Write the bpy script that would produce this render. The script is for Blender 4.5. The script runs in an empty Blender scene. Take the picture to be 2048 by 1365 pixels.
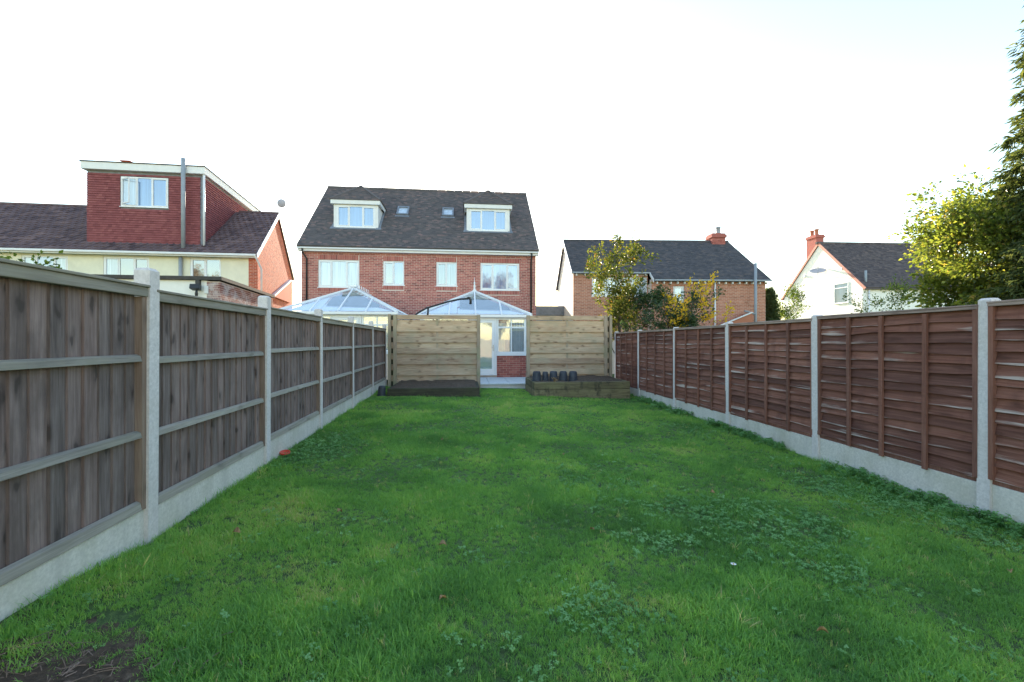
import bpy, math, random
import numpy as np
from mathutils import Vector, Matrix

# ------------------------------------------------------------------ camera, sky, sun, exposure
scene = bpy.context.scene
R = math.radians
CAM_Z = 1.37
SUN_AZ, SUN_EL = -11.0, 16.0          # degrees right of the view axis (+Y) / above the horizon
cam_d = bpy.data.cameras.new('camera')
cam_d.sensor_width = 36.0
cam_d.lens = 36.0 * 870 / 2048
cam_d.clip_start, cam_d.clip_end = 0.05, 2000
cam = bpy.data.objects.new('camera', cam_d)
scene.collection.objects.link(cam)
cam.location = (0, 0, CAM_Z)
cam.rotation_euler = (R(90), 0, 0)
scene.camera = cam

world = bpy.data.worlds.new('World')
scene.world = world
world.use_nodes = True
wn = world.node_tree
wn.nodes.clear()
sky = wn.nodes.new('ShaderNodeTexSky')
sky.sky_type = 'NISHITA'
sky.sun_disc = False
sky.sun_elevation = R(SUN_EL)
sky.sun_rotation = R(SUN_AZ)
sky.altitude = 100
sky.air_density = 1.3
sky.dust_density = 0.4
sky.ozone_density = 1.0
bg = wn.nodes.new('ShaderNodeBackground')
bg.inputs['Strength'].default_value = 0.15
wo = wn.nodes.new('ShaderNodeOutputWorld')
wn.links.new(sky.outputs[0], bg.inputs[0])
wn.links.new(bg.outputs[0], wo.inputs[0])

sun_d = bpy.data.lights.new('sun', 'SUN')
sun_d.energy = 5.0
sun_d.angle = R(0.5)
sun_d.color = (1.0, 0.86, 0.68)
sun = bpy.data.objects.new('sun', sun_d)
scene.collection.objects.link(sun)
sv = Vector((math.sin(R(SUN_AZ)) * math.cos(R(SUN_EL)), math.cos(R(SUN_AZ)) * math.cos(R(SUN_EL)), math.sin(R(SUN_EL))))
sun.rotation_euler = (-sv).to_track_quat('-Z', 'Y').to_euler()
sun.location = sv * 60

scene.view_settings.view_transform = 'Standard'
scene.view_settings.look = 'None'
scene.view_settings.exposure = 1.74
scene.view_settings.gamma = 1.0
scene.render.engine = 'CYCLES'
scene.cycles.max_bounces = 8
scene.cycles.transparent_max_bounces = 16
scene.cycles.use_denoising = True

rnd = random.Random(7)
nrg = np.random.default_rng(11)

# ------------------------------------------------------------------ materials
def nodes(name):
    m = bpy.data.materials.new(name)
    m.use_nodes = True
    nt = m.node_tree
    nt.nodes.clear()
    out = nt.nodes.new('ShaderNodeOutputMaterial')
    b = nt.nodes.new('ShaderNodeBsdfPrincipled')
    nt.links.new(b.outputs[0], out.inputs[0])
    return m, nt, b, out

def N(nt, t, **kw):
    n = nt.nodes.new(t)
    for k, v in kw.items():
        if k.startswith('i_'):
            n.inputs[k[2:].replace('_', ' ')].default_value = v
        else:
            setattr(n, k, v)
    return n

def ramp(nt, fac, stops):
    r = nt.nodes.new('ShaderNodeValToRGB')
    e = r.color_ramp.elements
    while len(e) < len(stops):
        e.new(0.5)
    for i, (p, c) in enumerate(stops):
        e[i].position = p
        e[i].color = (*c, 1) if len(c) == 3 else c
    nt.links.new(fac, r.inputs[0])
    return r.outputs[0]

def mixc(nt, fac, a, b, mode='MIX'):
    n = nt.nodes.new('ShaderNodeMix')
    n.data_type = 'RGBA'
    n.blend_type = mode
    for s, v in ((n.inputs[0], fac), (n.inputs[6], a), (n.inputs[7], b)):
        if hasattr(v, 'node'):
            nt.links.new(v, s)
        else:
            s.default_value = v if isinstance(v, (int, float)) else (*v, 1)
    return n.outputs[2]

def math_n(nt, op, a, b=None, clamp=False):
    n = nt.nodes.new('ShaderNodeMath')
    n.operation = op
    n.use_clamp = clamp
    for i, v in enumerate((a, b)):
        if v is None:
            continue
        if hasattr(v, 'node'):
            nt.links.new(v, n.inputs[i])
        else:
            n.inputs[i].default_value = v
    return n.outputs[0]

def coords(nt, scale=(1, 1, 1), use='Object', random_shift=True):
    tc = nt.nodes.new('ShaderNodeTexCoord')
    src = tc.outputs[use]
    if use == 'World':
        pass
    if random_shift:
        oi = nt.nodes.new('ShaderNodeObjectInfo')
        sh = N(nt, 'ShaderNodeVectorMath', operation='MULTIPLY_ADD')
        cmb = nt.nodes.new('ShaderNodeCombineXYZ')
        for i, k in enumerate((37.0, 53.0, 71.0)):
            nt.links.new(math_n(nt, 'MULTIPLY', oi.outputs['Random'], k), cmb.inputs[i])
        nt.links.new(src, sh.inputs[0])
        sh.inputs[1].default_value = (1, 1, 1)
        nt.links.new(cmb.outputs[0], sh.inputs[2])
        src = sh.outputs[0]
    mp = nt.nodes.new('ShaderNodeVectorMath')
    mp.operation = 'MULTIPLY'
    nt.links.new(src, mp.inputs[0])
    mp.inputs[1].default_value = scale
    return mp.outputs[0]

def worldpos(nt, scale=(1, 1, 1)):
    g = nt.nodes.new('ShaderNodeNewGeometry')
    mp = nt.nodes.new('ShaderNodeVectorMath')
    mp.operation = 'MULTIPLY'
    nt.links.new(g.outputs['Position'], mp.inputs[0])
    mp.inputs[1].default_value = scale
    return mp.outputs[0]

def noise(nt, vec, scale=1.0, detail=4.0, rough=0.55, dist=0.0):
    n = nt.nodes.new('ShaderNodeTexNoise')
    n.inputs['Scale'].default_value = scale
    n.inputs['Detail'].default_value = detail
    n.inputs['Roughness'].default_value = rough
    n.inputs['Distortion'].default_value = dist
    if vec is not None:
        nt.links.new(vec, n.inputs['Vector'])
    return n.outputs[0]

def bump(nt, b, height, strength=0.3, dist=0.01):
    n = nt.nodes.new('ShaderNodeBump')
    n.inputs['Strength'].default_value = strength
    n.inputs['Distance'].default_value = dist
    nt.links.new(height, n.inputs['Height'])
    nt.links.new(n.outputs[0], b.inputs['Normal'])

def tint_attr(nt):
    a = nt.nodes.new('ShaderNodeAttribute')
    a.attribute_name = 'tint'
    return a.outputs['Fac']

def plain(name, col, rough=0.5, var=0.12, scale=6.0, bump_s=0.15, metallic=0.0, spec=0.4):
    m, nt, b, _ = nodes(name)
    v = worldpos(nt)
    n = noise(nt, v, scale, 5)
    lo = tuple(c * (1 - var) for c in col)
    hi = tuple(min(1, c * (1 + var)) for c in col)
    nt.links.new(ramp(nt, n, [(0.3, lo), (0.7, hi)]), b.inputs['Base Color'])
    b.inputs['Roughness'].default_value = rough
    b.inputs['Metallic'].default_value = metallic
    b.inputs['Specular IOR Level'].default_value = spec
    if bump_s:
        bump(nt, b, noise(nt, v, scale * 8, 4), bump_s, 0.004)
    return m

def wood(name, dark, mid, light, axis='z', knot=0.7, green=None, peel=None, rough=0.85, freq=1.0, bump_s=0.4, spread=1.0, stain=None, drip=None, sat=(0.93, 0.14), rv=0.16):
    m, nt, b, _ = nodes(name)
    k = {'z': (1, 1, 0.06), 'x': (0.06, 1, 1)}[axis]
    v = coords(nt, tuple(a * 46 * freq for a in k))
    grain = noise(nt, v, 1.0, 6, 0.65, 0.6)
    v2 = coords(nt, tuple(a * 3.2 for a in {'z': (1, 1, 0.35), 'x': (0.35, 1, 1)}[axis]))
    blot = noise(nt, v2, 1.0, 4)
    oi = nt.nodes.new('ShaderNodeObjectInfo')
    f = math_n(nt, 'ADD', math_n(nt, 'MULTIPLY', grain, 0.6), math_n(nt, 'MULTIPLY', blot, 0.35))
    f = math_n(nt, 'ADD', f, math_n(nt, 'MULTIPLY', math_n(nt, 'SUBTRACT', oi.outputs['Random'], 0.5), rv))
    f2 = math_n(nt, 'ADD', math_n(nt, 'MULTIPLY', math_n(nt, 'SUBTRACT', f, 0.475), spread), 0.475)
    col = ramp(nt, f2, [(0.28, dark), (0.48, mid), (0.7, light)])
    fine = noise(nt, coords(nt, tuple(a * 95 for a in {'z': (1, 1, 0.03), 'x': (0.03, 1, 1)}[axis])), 1.0, 3)
    col = mixc(nt, ramp(nt, fine, [(0.52, (0, 0, 0)), (0.7, (0.45, 0.45, 0.45))]), col, dark)
    hs = N(nt, 'ShaderNodeHueSaturation')
    nt.links.new(math_n(nt, 'ADD', sat[0], math_n(nt, 'MULTIPLY', oi.outputs['Random'], sat[1])), hs.inputs['Saturation'])
    nt.links.new(col, hs.inputs['Color'])
    col = hs.outputs[0]
    if stain:
        sn = noise(nt, worldpos(nt, (5, 5, 2.2)), 1.0, 5, 0.6)
        col = mixc(nt, ramp(nt, sn, [(0.5, (0, 0, 0)), (0.7, (0.75, 0.75, 0.75))]), col, stain)
    if drip:
        dn = noise(nt, worldpos(nt, (5, 5, 3.0)), 1.0, 6, 0.65)
        col = mixc(nt, ramp(nt, dn, [(0.52, (0, 0, 0)), (0.64, (0.85, 0.85, 0.85))]), col, drip)
    if knot:
        kv = coords(nt, {'z': (6.5, 0.0, 3.0), 'x': (3.0, 0.0, 6.5)}[axis])
        vo = nt.nodes.new('ShaderNodeTexVoronoi')
        vo.voronoi_dimensions = '2D'
        vo.inputs['Scale'].default_value = 1.0
        vo.inputs['Randomness'].default_value = 1.0
        wob = N(nt, 'ShaderNodeVectorMath', operation='ADD')
        nt.links.new(kv, wob.inputs[0])
        nn = nt.nodes.new('ShaderNodeTexNoise')
        nn.inputs['Scale'].default_value = 2.5
        nt.links.new(kv, nn.inputs['Vector'])
        sc = N(nt, 'ShaderNodeVectorMath', operation='SCALE')
        nt.links.new(nn.outputs['Color'], sc.inputs[0])
        sc.inputs['Scale'].default_value = 0.5
        nt.links.new(sc.outputs[0], wob.inputs[1])
        ks = nt.nodes.new('ShaderNodeSeparateXYZ')
        kc = nt.nodes.new('ShaderNodeCombineXYZ')
        nt.links.new(wob.outputs[0], ks.inputs[0])
        nt.links.new(ks.outputs[0], kc.inputs[0])
        nt.links.new(ks.outputs[2], kc.inputs[1])
        nt.links.new(kc.outputs[0], vo.inputs['Vector'])
        kn = ramp(nt, vo.outputs['Distance'], [(0.07, (1, 1, 1)), (0.14, (0.4, 0.4, 0.4)), (0.27, (0, 0, 0))])
        ksel = nt.nodes.new('ShaderNodeSeparateColor')
        nt.links.new(vo.outputs['Color'], ksel.inputs[0])
        kf = math_n(nt, 'MULTIPLY', math_n(nt, 'MULTIPLY', kn, math_n(nt, 'GREATER_THAN', ksel.outputs[0], 0.45)), knot)
        col = mixc(nt, kf, col, tuple(c * 0.6 for c in dark))
    if green:
        gn = noise(nt, worldpos(nt, (2.2, 2.2, 3.0)), 1.0, 5)
        col = mixc(nt, ramp(nt, gn, [(0.46, (0, 0, 0)), (0.68, (0.7, 0.7, 0.7))]), col, green)
    if peel:
        pn = noise(nt, coords(nt, (2.2, 9, 46)), 1.0, 5, 0.7)
        pm = noise(nt, coords(nt, (1.6, 3, 9)), 1.0, 3)
        geo = N(nt, 'ShaderNodeTexCoord')
        sp = nt.nodes.new('ShaderNodeSeparateXYZ')
        nt.links.new(geo.outputs['Object'], sp.inputs[0])
        edge = math_n(nt, 'MULTIPLY', math_n(nt, 'SUBTRACT', -0.005, sp.outputs[2]), 2.6, True)
        s = math_n(nt, 'ADD', math_n(nt, 'MULTIPLY', pn, 0.55), math_n(nt, 'MULTIPLY', pm, 0.6))
        s = math_n(nt, 'ADD', s, edge)
        col = mixc(nt, ramp(nt, s, [(0.745, (0, 0, 0)), (0.84, (0.75, 0.75, 0.75))]), col, peel)
    nt.links.new(col, b.inputs['Base Color'])
    b.inputs['Roughness'].default_value = rough
    b.inputs['Specular IOR Level'].default_value = 0.25
    bump(nt, b, f, bump_s, 0.006)
    return m

def masonry(name, stops, rough=0.9, noise_amt=0.35, scale=14, white=None):
    """bricks or tiles: colour from the per-piece tint, plus fine mottling"""
    m, nt, b, _ = nodes(name)
    v = worldpos(nt)
    t = tint_attr(nt)
    n = noise(nt, v, scale, 4)
    f = math_n(nt, 'ADD', t, math_n(nt, 'MULTIPLY', math_n(nt, 'SUBTRACT', n, 0.5), noise_amt))
    col = ramp(nt, f, stops)
    big = noise(nt, v, 0.7, 4)
    col = mixc(nt, ramp(nt, big, [(0.3, (0, 0, 0)), (0.75, (0.35, 0.35, 0.35))]), col, stops[0][1])
    if white:
        wf = noise(nt, worldpos(nt, (1.2, 1.2, 2.0)), 1.6, 8, 0.75)
        col = mixc(nt, ramp(nt, wf, [(0.46, (0, 0, 0)), (0.64, (0.75, 0.75, 0.75))]), col, white)
    nt.links.new(col, b.inputs['Base Color'])
    b.inputs['Roughness'].default_value = rough
    b.inputs['Specular IOR Level'].default_value = 0.25
    bump(nt, b, noise(nt, v, 60, 3), 0.3, 0.004)
    return m

def concrete(name, col, stain, amt=0.4):
    m, nt, b, _ = nodes(name)
    v = coords(nt)
    fine = noise(nt, v, 45, 5, 0.7)
    big = noise(nt, v, 3.0, 6, 0.6)
    c = ramp(nt, fine, [(0.3, tuple(x * 0.8 for x in col)), (0.7, tuple(x * 1.12 for x in col))])
    c = mixc(nt, ramp(nt, big, [(0.45, (0, 0, 0)), (0.75, (amt, amt, amt))]), c, stain)
    streak = noise(nt, coords(nt, (9, 9, 0.8)), 1.0, 4)
    c = mixc(nt, ramp(nt, streak, [(0.5, (0, 0, 0)), (0.75, (amt * .7,) * 3)]), c, tuple(x * 0.62 for x in col))
    nt.links.new(c, b.inputs['Base Color'])
    b.inputs['Roughness'].default_value = 0.92
    b.inputs['Specular IOR Level'].default_value = 0.2
    bump(nt, b, fine, 0.35, 0.004)
    return m

def glass_pane(name, inside, refl=0.3, through=0.0, tint=(1, 1, 1)):
    """window glass: mirror-like reflection over a dim room or curtain, optionally see-through"""
    m, nt, b, out = nodes(name)
    nt.nodes.remove(b)
    gl = N(nt, 'ShaderNodeBsdfGlossy')
    gl.inputs['Roughness'].default_value = 0.03
    gl.inputs['Color'].default_value = (0.9, 0.95, 1, 1)
    wv = noise(nt, worldpos(nt), 2.2, 2)
    bp = N(nt, 'ShaderNodeBump')
    bp.inputs['Strength'].default_value = 0.06
    bp.inputs['Distance'].default_value = 0.02
    nt.links.new(wv, bp.inputs['Height'])
    nt.links.new(bp.outputs[0], gl.inputs['Normal'])
    df = N(nt, 'ShaderNodeBsdfDiffuse')
    v = coords(nt, (14, 14, 0.6))
    nt.links.new(ramp(nt, noise(nt, v, 1.0, 3), [(0.35, tuple(c * 0.8 for c in inside)), (0.65, tuple(min(1, c * 1.15) for c in inside))]), df.inputs['Color'])
    base = df.outputs[0]
    if through:
        tr = N(nt, 'ShaderNodeBsdfTransparent')
        tr.inputs['Color'].default_value = (*tint, 1)
        mx = N(nt, 'ShaderNodeMixShader')
        mx.inputs[0].default_value = through
        nt.links.new(df.outputs[0], mx.inputs[1])
        nt.links.new(tr.outputs[0], mx.inputs[2])
        base = mx.outputs[0]
    mx2 = N(nt, 'ShaderNodeMixShader')
    lw = N(nt, 'ShaderNodeLayerWeight')
    lw.inputs['Blend'].default_value = 0.5
    fac = math_n(nt, 'ADD', math_n(nt, 'MULTIPLY', math_n(nt, 'POWER', lw.outputs['Facing'], 4.0), 0.7), refl + 0.03, True)
    nt.links.new(fac, mx2.inputs[0])
    nt.links.new(base, mx2.inputs[1])
    nt.links.new(gl.outputs[0], mx2.inputs[2])
    nt.links.new(mx2.outputs[0], out.inputs[0])
    return m

def leaf_mat(name, stops, trans=0.45, gloss=0.25, rough=0.4, instancer=False, patch=None):
    m, nt, b, out = nodes(name)
    if instancer:
        a = nt.nodes.new('ShaderNodeAttribute')
        a.attribute_type = 'INSTANCER'
        a.attribute_name = 'hue'
        t = a.outputs['Fac']
        t = math_n(nt, 'ADD', t, math_n(nt, 'MULTIPLY', math_n(nt, 'SUBTRACT', tint_attr(nt), 0.5), 0.35))
    else:
        t = tint_attr(nt)
    col = ramp(nt, t, stops)
    nt.links.new(col, b.inputs['Base Color'])
    b.inputs['Roughness'].default_value = rough
    b.inputs['Specular IOR Level'].default_value = gloss
    tr = N(nt, 'ShaderNodeBsdfTranslucent')
    tc = mixc(nt, 1.0, col, (1.35, 1.25, 0.55), 'MULTIPLY')
    nt.links.new(tc, tr.inputs['Color'])
    mx = N(nt, 'ShaderNodeMixShader')
    mx.inputs[0].default_value = trans
    nt.links.new(b.outputs[0], mx.inputs[1])
    nt.links.new(tr.outputs[0], mx.inputs[2])
    nt.links.new(mx.outputs[0], out.inputs[0])
    return m

M = {}
M['wood_grey'] = wood('weathered_grey_wood', (0.1, 0.075, 0.07), (0.23, 0.178, 0.168), (0.36, 0.295, 0.28), 'z', 0.85, spread=1.0, stain=(0.12, 0.09, 0.083), sat=(0.95, 0.45), bump_s=0.6)
M['rail_grey'] = wood('weathered_rail_wood', (0.17, 0.155, 0.13), (0.29, 0.265, 0.23), (0.42, 0.39, 0.34), 'x', 0.5, green=(0.29, 0.27, 0.21))
M['stile'] = wood('brown_stile_wood', (0.13, 0.09, 0.07), (0.24, 0.17, 0.135), (0.34, 0.26, 0.21), 'z', 0.4)
M['wood_brown'] = wood('brown_stained_wood', (0.1, 0.04, 0.029), (0.195, 0.083, 0.06), (0.29, 0.14, 0.105), 'x', 0.5, peel=(0.55, 0.47, 0.42), spread=1.2, stain=(0.12, 0.05, 0.04), rv=0.24)
M['batten_brown'] = wood('brown_batten_wood', (0.12, 0.053, 0.04), (0.21, 0.096, 0.072), (0.3, 0.155, 0.12), 'z', 0.2)
M['cap_brown'] = wood('worn_brown_capping', (0.16, 0.1, 0.085), (0.32, 0.24, 0.21), (0.48, 0.4, 0.36), 'x', 0.3)
M['screen_wood'] = wood('pale_treated_wood', (0.33, 0.21, 0.135), (0.53, 0.385, 0.265), (0.65, 0.515, 0.38), 'x', 0.8, green=(0.4, 0.34, 0.24), spread=1.3)
M['screen_post'] = wood('treated_post_wood', (0.27, 0.2, 0.145), (0.4, 0.31, 0.23), (0.52, 0.42, 0.32), 'z', 0.4, green=(0.3, 0.3, 0.18))
M['sleeper'] = wood('mossy_sleeper_wood', (0.045, 0.04, 0.027), (0.19, 0.155, 0.09), (0.33, 0.28, 0.17), 'x', 0.3, green=(0.2, 0.18, 0.085), drip=(0.05, 0.045, 0.035))
M['sleeper_dark'] = wood('damp_sleeper_wood', (0.03, 0.027, 0.02), (0.065, 0.058, 0.04), (0.13, 0.12, 0.075), 'x', 0.3, green=(0.08, 0.095, 0.04))
M['concrete'] = concrete('concrete_post', (0.67, 0.63, 0.625), (0.54, 0.48, 0.43))
M['gravel_board'] = concrete('concrete_gravel_board', (0.66, 0.625, 0.58), (0.42, 0.4, 0.3), 0.6)
M['slab'] = concrete('patio_slab', (0.62, 0.64, 0.66), (0.48, 0.5, 0.5))
M['brick_main'] = masonry('red_brick', [(0.0, (0.231, 0.079, 0.071)), (0.5, (0.441, 0.142, 0.118)), (1.0, (0.567, 0.221, 0.176))])
M['brick_orange'] = masonry('orange_brick', [(0.0, (0.33, 0.07, 0.035)), (0.5, (0.5, 0.105, 0.05)), (1.0, (0.58, 0.16, 0.08))])
M['brick_old'] = masonry('old_brick', [(0.0, (0.33, 0.13, 0.08)), (0.5, (0.5, 0.2, 0.125)), (1.0, (0.58, 0.27, 0.18))])
M['brick_white'] = masonry('salt_stained_brick', [(0.0, (0.15, 0.06, 0.055)), (0.5, (0.27, 0.1, 0.085)), (1.0, (0.36, 0.16, 0.13))], white=(0.6, 0.57, 0.58))
M['mortar'] = plain('mortar', (0.62, 0.5, 0.43), 0.95, 0.1, 9)
M['tile_main'] = masonry('plain_roof_tile', [(0.0, (0.102, 0.094, 0.100)), (0.55, (0.158, 0.139, 0.138)), (1.0, (0.298, 0.197, 0.181))], noise_amt=0.3)
M['tile_left'] = masonry('concrete_roof_tile', [(0.0, (0.088, 0.060, 0.067)), (0.5, (0.156, 0.106, 0.111)), (1.0, (0.225, 0.150, 0.144))], noise_amt=0.4)
M['tile_red_house'] = masonry('slate_grey_tile', [(0.0, (0.070, 0.070, 0.078)), (0.5, (0.108, 0.102, 0.114)), (1.0, (0.166, 0.134, 0.126))], noise_amt=0.35)
M['tile_white_house'] = masonry('brown_grey_tile', [(0.0, (0.077, 0.064, 0.069)), (0.5, (0.129, 0.106, 0.108)), (1.0, (0.193, 0.148, 0.137))], noise_amt=0.35)
M['tile_hung'] = masonry('red_hanging_tile', [(0.0, (0.2, 0.062, 0.068)), (0.5, (0.28, 0.09, 0.096)), (1.0, (0.35, 0.125, 0.125))], noise_amt=0.25)
M['upvc'] = plain('white_upvc', (0.8, 0.81, 0.83), 0.35, 0.03, 3, 0.0)
M['white_paint'] = plain('white_paint', (0.78, 0.78, 0.78), 0.6, 0.05, 4, 0.1)
M['white_render'] = plain('white_render', (0.88, 0.85, 0.8), 0.9, 0.06, 3, 0.3)
M['cream_render'] = plain('cream_render', (0.8, 0.76, 0.6), 0.9, 0.06, 3, 0.3)
M['black_plastic'] = plain('black_plastic', (0.02, 0.021, 0.024), 0.4, 0.2, 8, 0.05)
M['pot'] = plain('dark_plastic_pot', (0.045, 0.05, 0.065), 0.55, 0.3, 9, 0.1)
M['grey_plastic'] = plain('grey_plastic', (0.3, 0.33, 0.37), 0.5, 0.08, 5, 0.05)
M['pipe_white'] = plain('white_plastic_pipe', (0.75, 0.76, 0.78), 0.4, 0.04, 5, 0.0)
M['lead'] = plain('lead_flashing', (0.2, 0.22, 0.26), 0.55, 0.2, 6, 0.1)
M['dark_felt'] = plain('dark_roof_felt', (0.07, 0.062, 0.058), 0.9, 0.25, 6, 0.2)
M['barge_pink'] = plain('red_painted_verge', (0.5, 0.2, 0.15), 0.7, 0.1, 5, 0.1)
M['soil'] = None
M['glass_blue'] = glass_pane('blue_window_glass', (0.1, 0.2, 0.4), 0.2)  # blue base colour stands in for part of the sky reflection
M['glass_net'] = glass_pane('net_curtain_glass', (0.5, 0.58, 0.66), 0.12)
M['glass_blue_dark'] = glass_pane('shaded_blue_glass', (0.08, 0.14, 0.22), 0.05)  # darker, less reflective blue that separates the gable window from its wall
M['glass_dark'] = glass_pane('dark_window_glass', (0.06, 0.075, 0.085), 0.24)
M['glass_frost'] = glass_pane('frosted_glass', (0.36, 0.45, 0.5), 0.12)
M['glass_clear'] = glass_pane('conservatory_glass', (0.75, 0.8, 0.85), 0.12, 0.9, (0.93, 0.97, 0.97))
M['glass_roof'] = glass_pane('roof_glazing', (0.85, 0.88, 0.9), 0.03, 0.94, (0.97, 0.99, 1.0))
M['blind_teal'] = plain('teal_grey_blind', (0.06, 0.1, 0.105), 0.8, 0.2, 5, 0.0)
M['blind_blue'] = plain('blue_grey_blind', (0.3, 0.38, 0.46), 0.8, 0.12, 5, 0.0)
M['interior'] = plain('cream_interior', (0.75, 0.7, 0.56), 0.8, 0.05, 3, 0.0)
M['steel'] = plain('grey_steel', (0.45, 0.46, 0.48), 0.35, 0.06, 6, 0.0, 0.8)
M['red_plastic'] = plain('red_plastic', (0.6, 0.06, 0.03), 0.45, 0.1, 10, 0.0)
M['bark'] = plain('bark', (0.085, 0.065, 0.05), 0.95, 0.4, 18, 0.6)
M['dish'] = plain('dish_grey', (0.4, 0.4, 0.45), 0.5, 0.05, 4, 0.0)
M['petal'] = plain('white_petal', (0.85, 0.85, 0.82), 0.6, 0.03, 30, 0.0)

m, nt, b, _ = nodes('damp_soil')
v = worldpos(nt)
nt.links.new(ramp(nt, noise(nt, v, 28, 6, 0.7), [(0.3, (0.035, 0.023, 0.015)), (0.55, (0.1, 0.066, 0.043)), (0.75, (0.21, 0.155, 0.11))]), b.inputs['Base Color'])
b.inputs['Roughness'].default_value = 0.95
bump(nt, b, noise(nt, v, 40, 6, 0.7), 0.9, 0.02)
M['soil'] = m

m, nt, b, _ = nodes('lawn_thatch')
v = worldpos(nt)
c1 = ramp(nt, noise(nt, v, 45, 6, 0.7), [(0.3, (0.035, 0.06, 0.018)), (0.55, (0.085, 0.15, 0.04)), (0.75, (0.17, 0.23, 0.07))])
c2 = mixc(nt, ramp(nt, noise(nt, v, 2.0, 4), [(0.5, (0, 0, 0)), (0.72, (0.5, 0.5, 0.5))]), c1, (0.05, 0.04, 0.025))
nt.links.new(c2, b.inputs['Base Color'])
b.inputs['Roughness'].default_value = 1.0
bump(nt, b, noise(nt, v, 60, 6, 0.7), 0.9, 0.02)
M['lawn'] = m

M['grass'] = leaf_mat('grass_blades', [(0.0, (0.125, 0.275, 0.085)), (0.35, (0.2, 0.42, 0.115)), (0.65, (0.29, 0.53, 0.135)), (0.88, (0.43, 0.62, 0.17)), (1.0, (0.62, 0.54, 0.3))], 0.5, 0.2, 0.5, True)
M['clover'] = leaf_mat('clover_leaves', [(0.0, (0.11, 0.25, 0.08)), (0.5, (0.18, 0.38, 0.13)), (1.0, (0.28, 0.5, 0.21))], 0.35, 0.12, 0.6, True)
M['leaf_tree'] = leaf_mat('yellow_green_leaves', [(0.0, (0.09, 0.135, 0.04)), (0.5, (0.19, 0.25, 0.06)), (0.85, (0.34, 0.35, 0.09)), (1.0, (0.48, 0.35, 0.12))], 0.6, 0.6, 0.3)
M['leaf_pear'] = leaf_mat('fading_pear_leaves', [(0.0, (0.05, 0.085, 0.02)), (0.5, (0.13, 0.16, 0.035)), (0.85, (0.25, 0.22, 0.05)), (1.0, (0.35, 0.18, 0.06))], 0.5, 0.3)
M['leaf_bush'] = leaf_mat('dark_bush_leaves', [(0.0, (0.03, 0.065, 0.035)), (0.6, (0.07, 0.125, 0.06)), (1.0, (0.16, 0.19, 0.09))], 0.35, 0.5, 0.35)
M['leaf_yellow'] = leaf_mat('yellow_leaves', [(0.0, (0.5, 0.36, 0.04)), (0.6, (0.8, 0.56, 0.05)), (1.0, (0.85, 0.45, 0.08))], 0.55, 0.3)  # brightened yellow: sunlight put into the leaf colour
M['leaf_conifer'] = leaf_mat('cypress_sprays', [(0.0, (0.07, 0.105, 0.05)), (0.6, (0.13, 0.17, 0.075)), (1.0, (0.21, 0.22, 0.09))], 0.4, 0.2, 0.6)
M['leaf_light'] = leaf_mat('light_green_leaves', [(0.0, (0.05, 0.09, 0.02)), (0.6, (0.12, 0.18, 0.04)), (1.0, (0.22, 0.25, 0.08))], 0.5, 0.3)
M['leaf_autumn'] = leaf_mat('orange_autumn_leaves', [(0.0, (0.12, 0.07, 0.02)), (0.5, (0.35, 0.17, 0.03)), (1.0, (0.5, 0.3, 0.05))], 0.4, 0.3)
M['leaf_dead'] = leaf_mat('dead_brown_leaf', [(0.0, (0.24, 0.14, 0.06)), (1.0, (0.45, 0.3, 0.15))], 0.1, 0.1, 0.8)

# ------------------------------------------------------------------ geometry helpers
COL = scene.collection

def link(o, parent=None):
    COL.objects.link(o)
    if parent is not None:
        o.parent = parent
    return o

def tag(o, label=None, cat=None, group=None, kind=None):
    for k, val in (('label', label), ('category', cat), ('group', group), ('kind', kind)):
        if val:
            o[k] = val
    return o

def empty(name, loc=(0, 0, 0), rz=0.0, parent=None):
    o = bpy.data.objects.new(name, None)
    o.empty_display_size = 0.2
    o.location = loc
    o.rotation_euler = (0, 0, rz)
    return link(o, parent)

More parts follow.
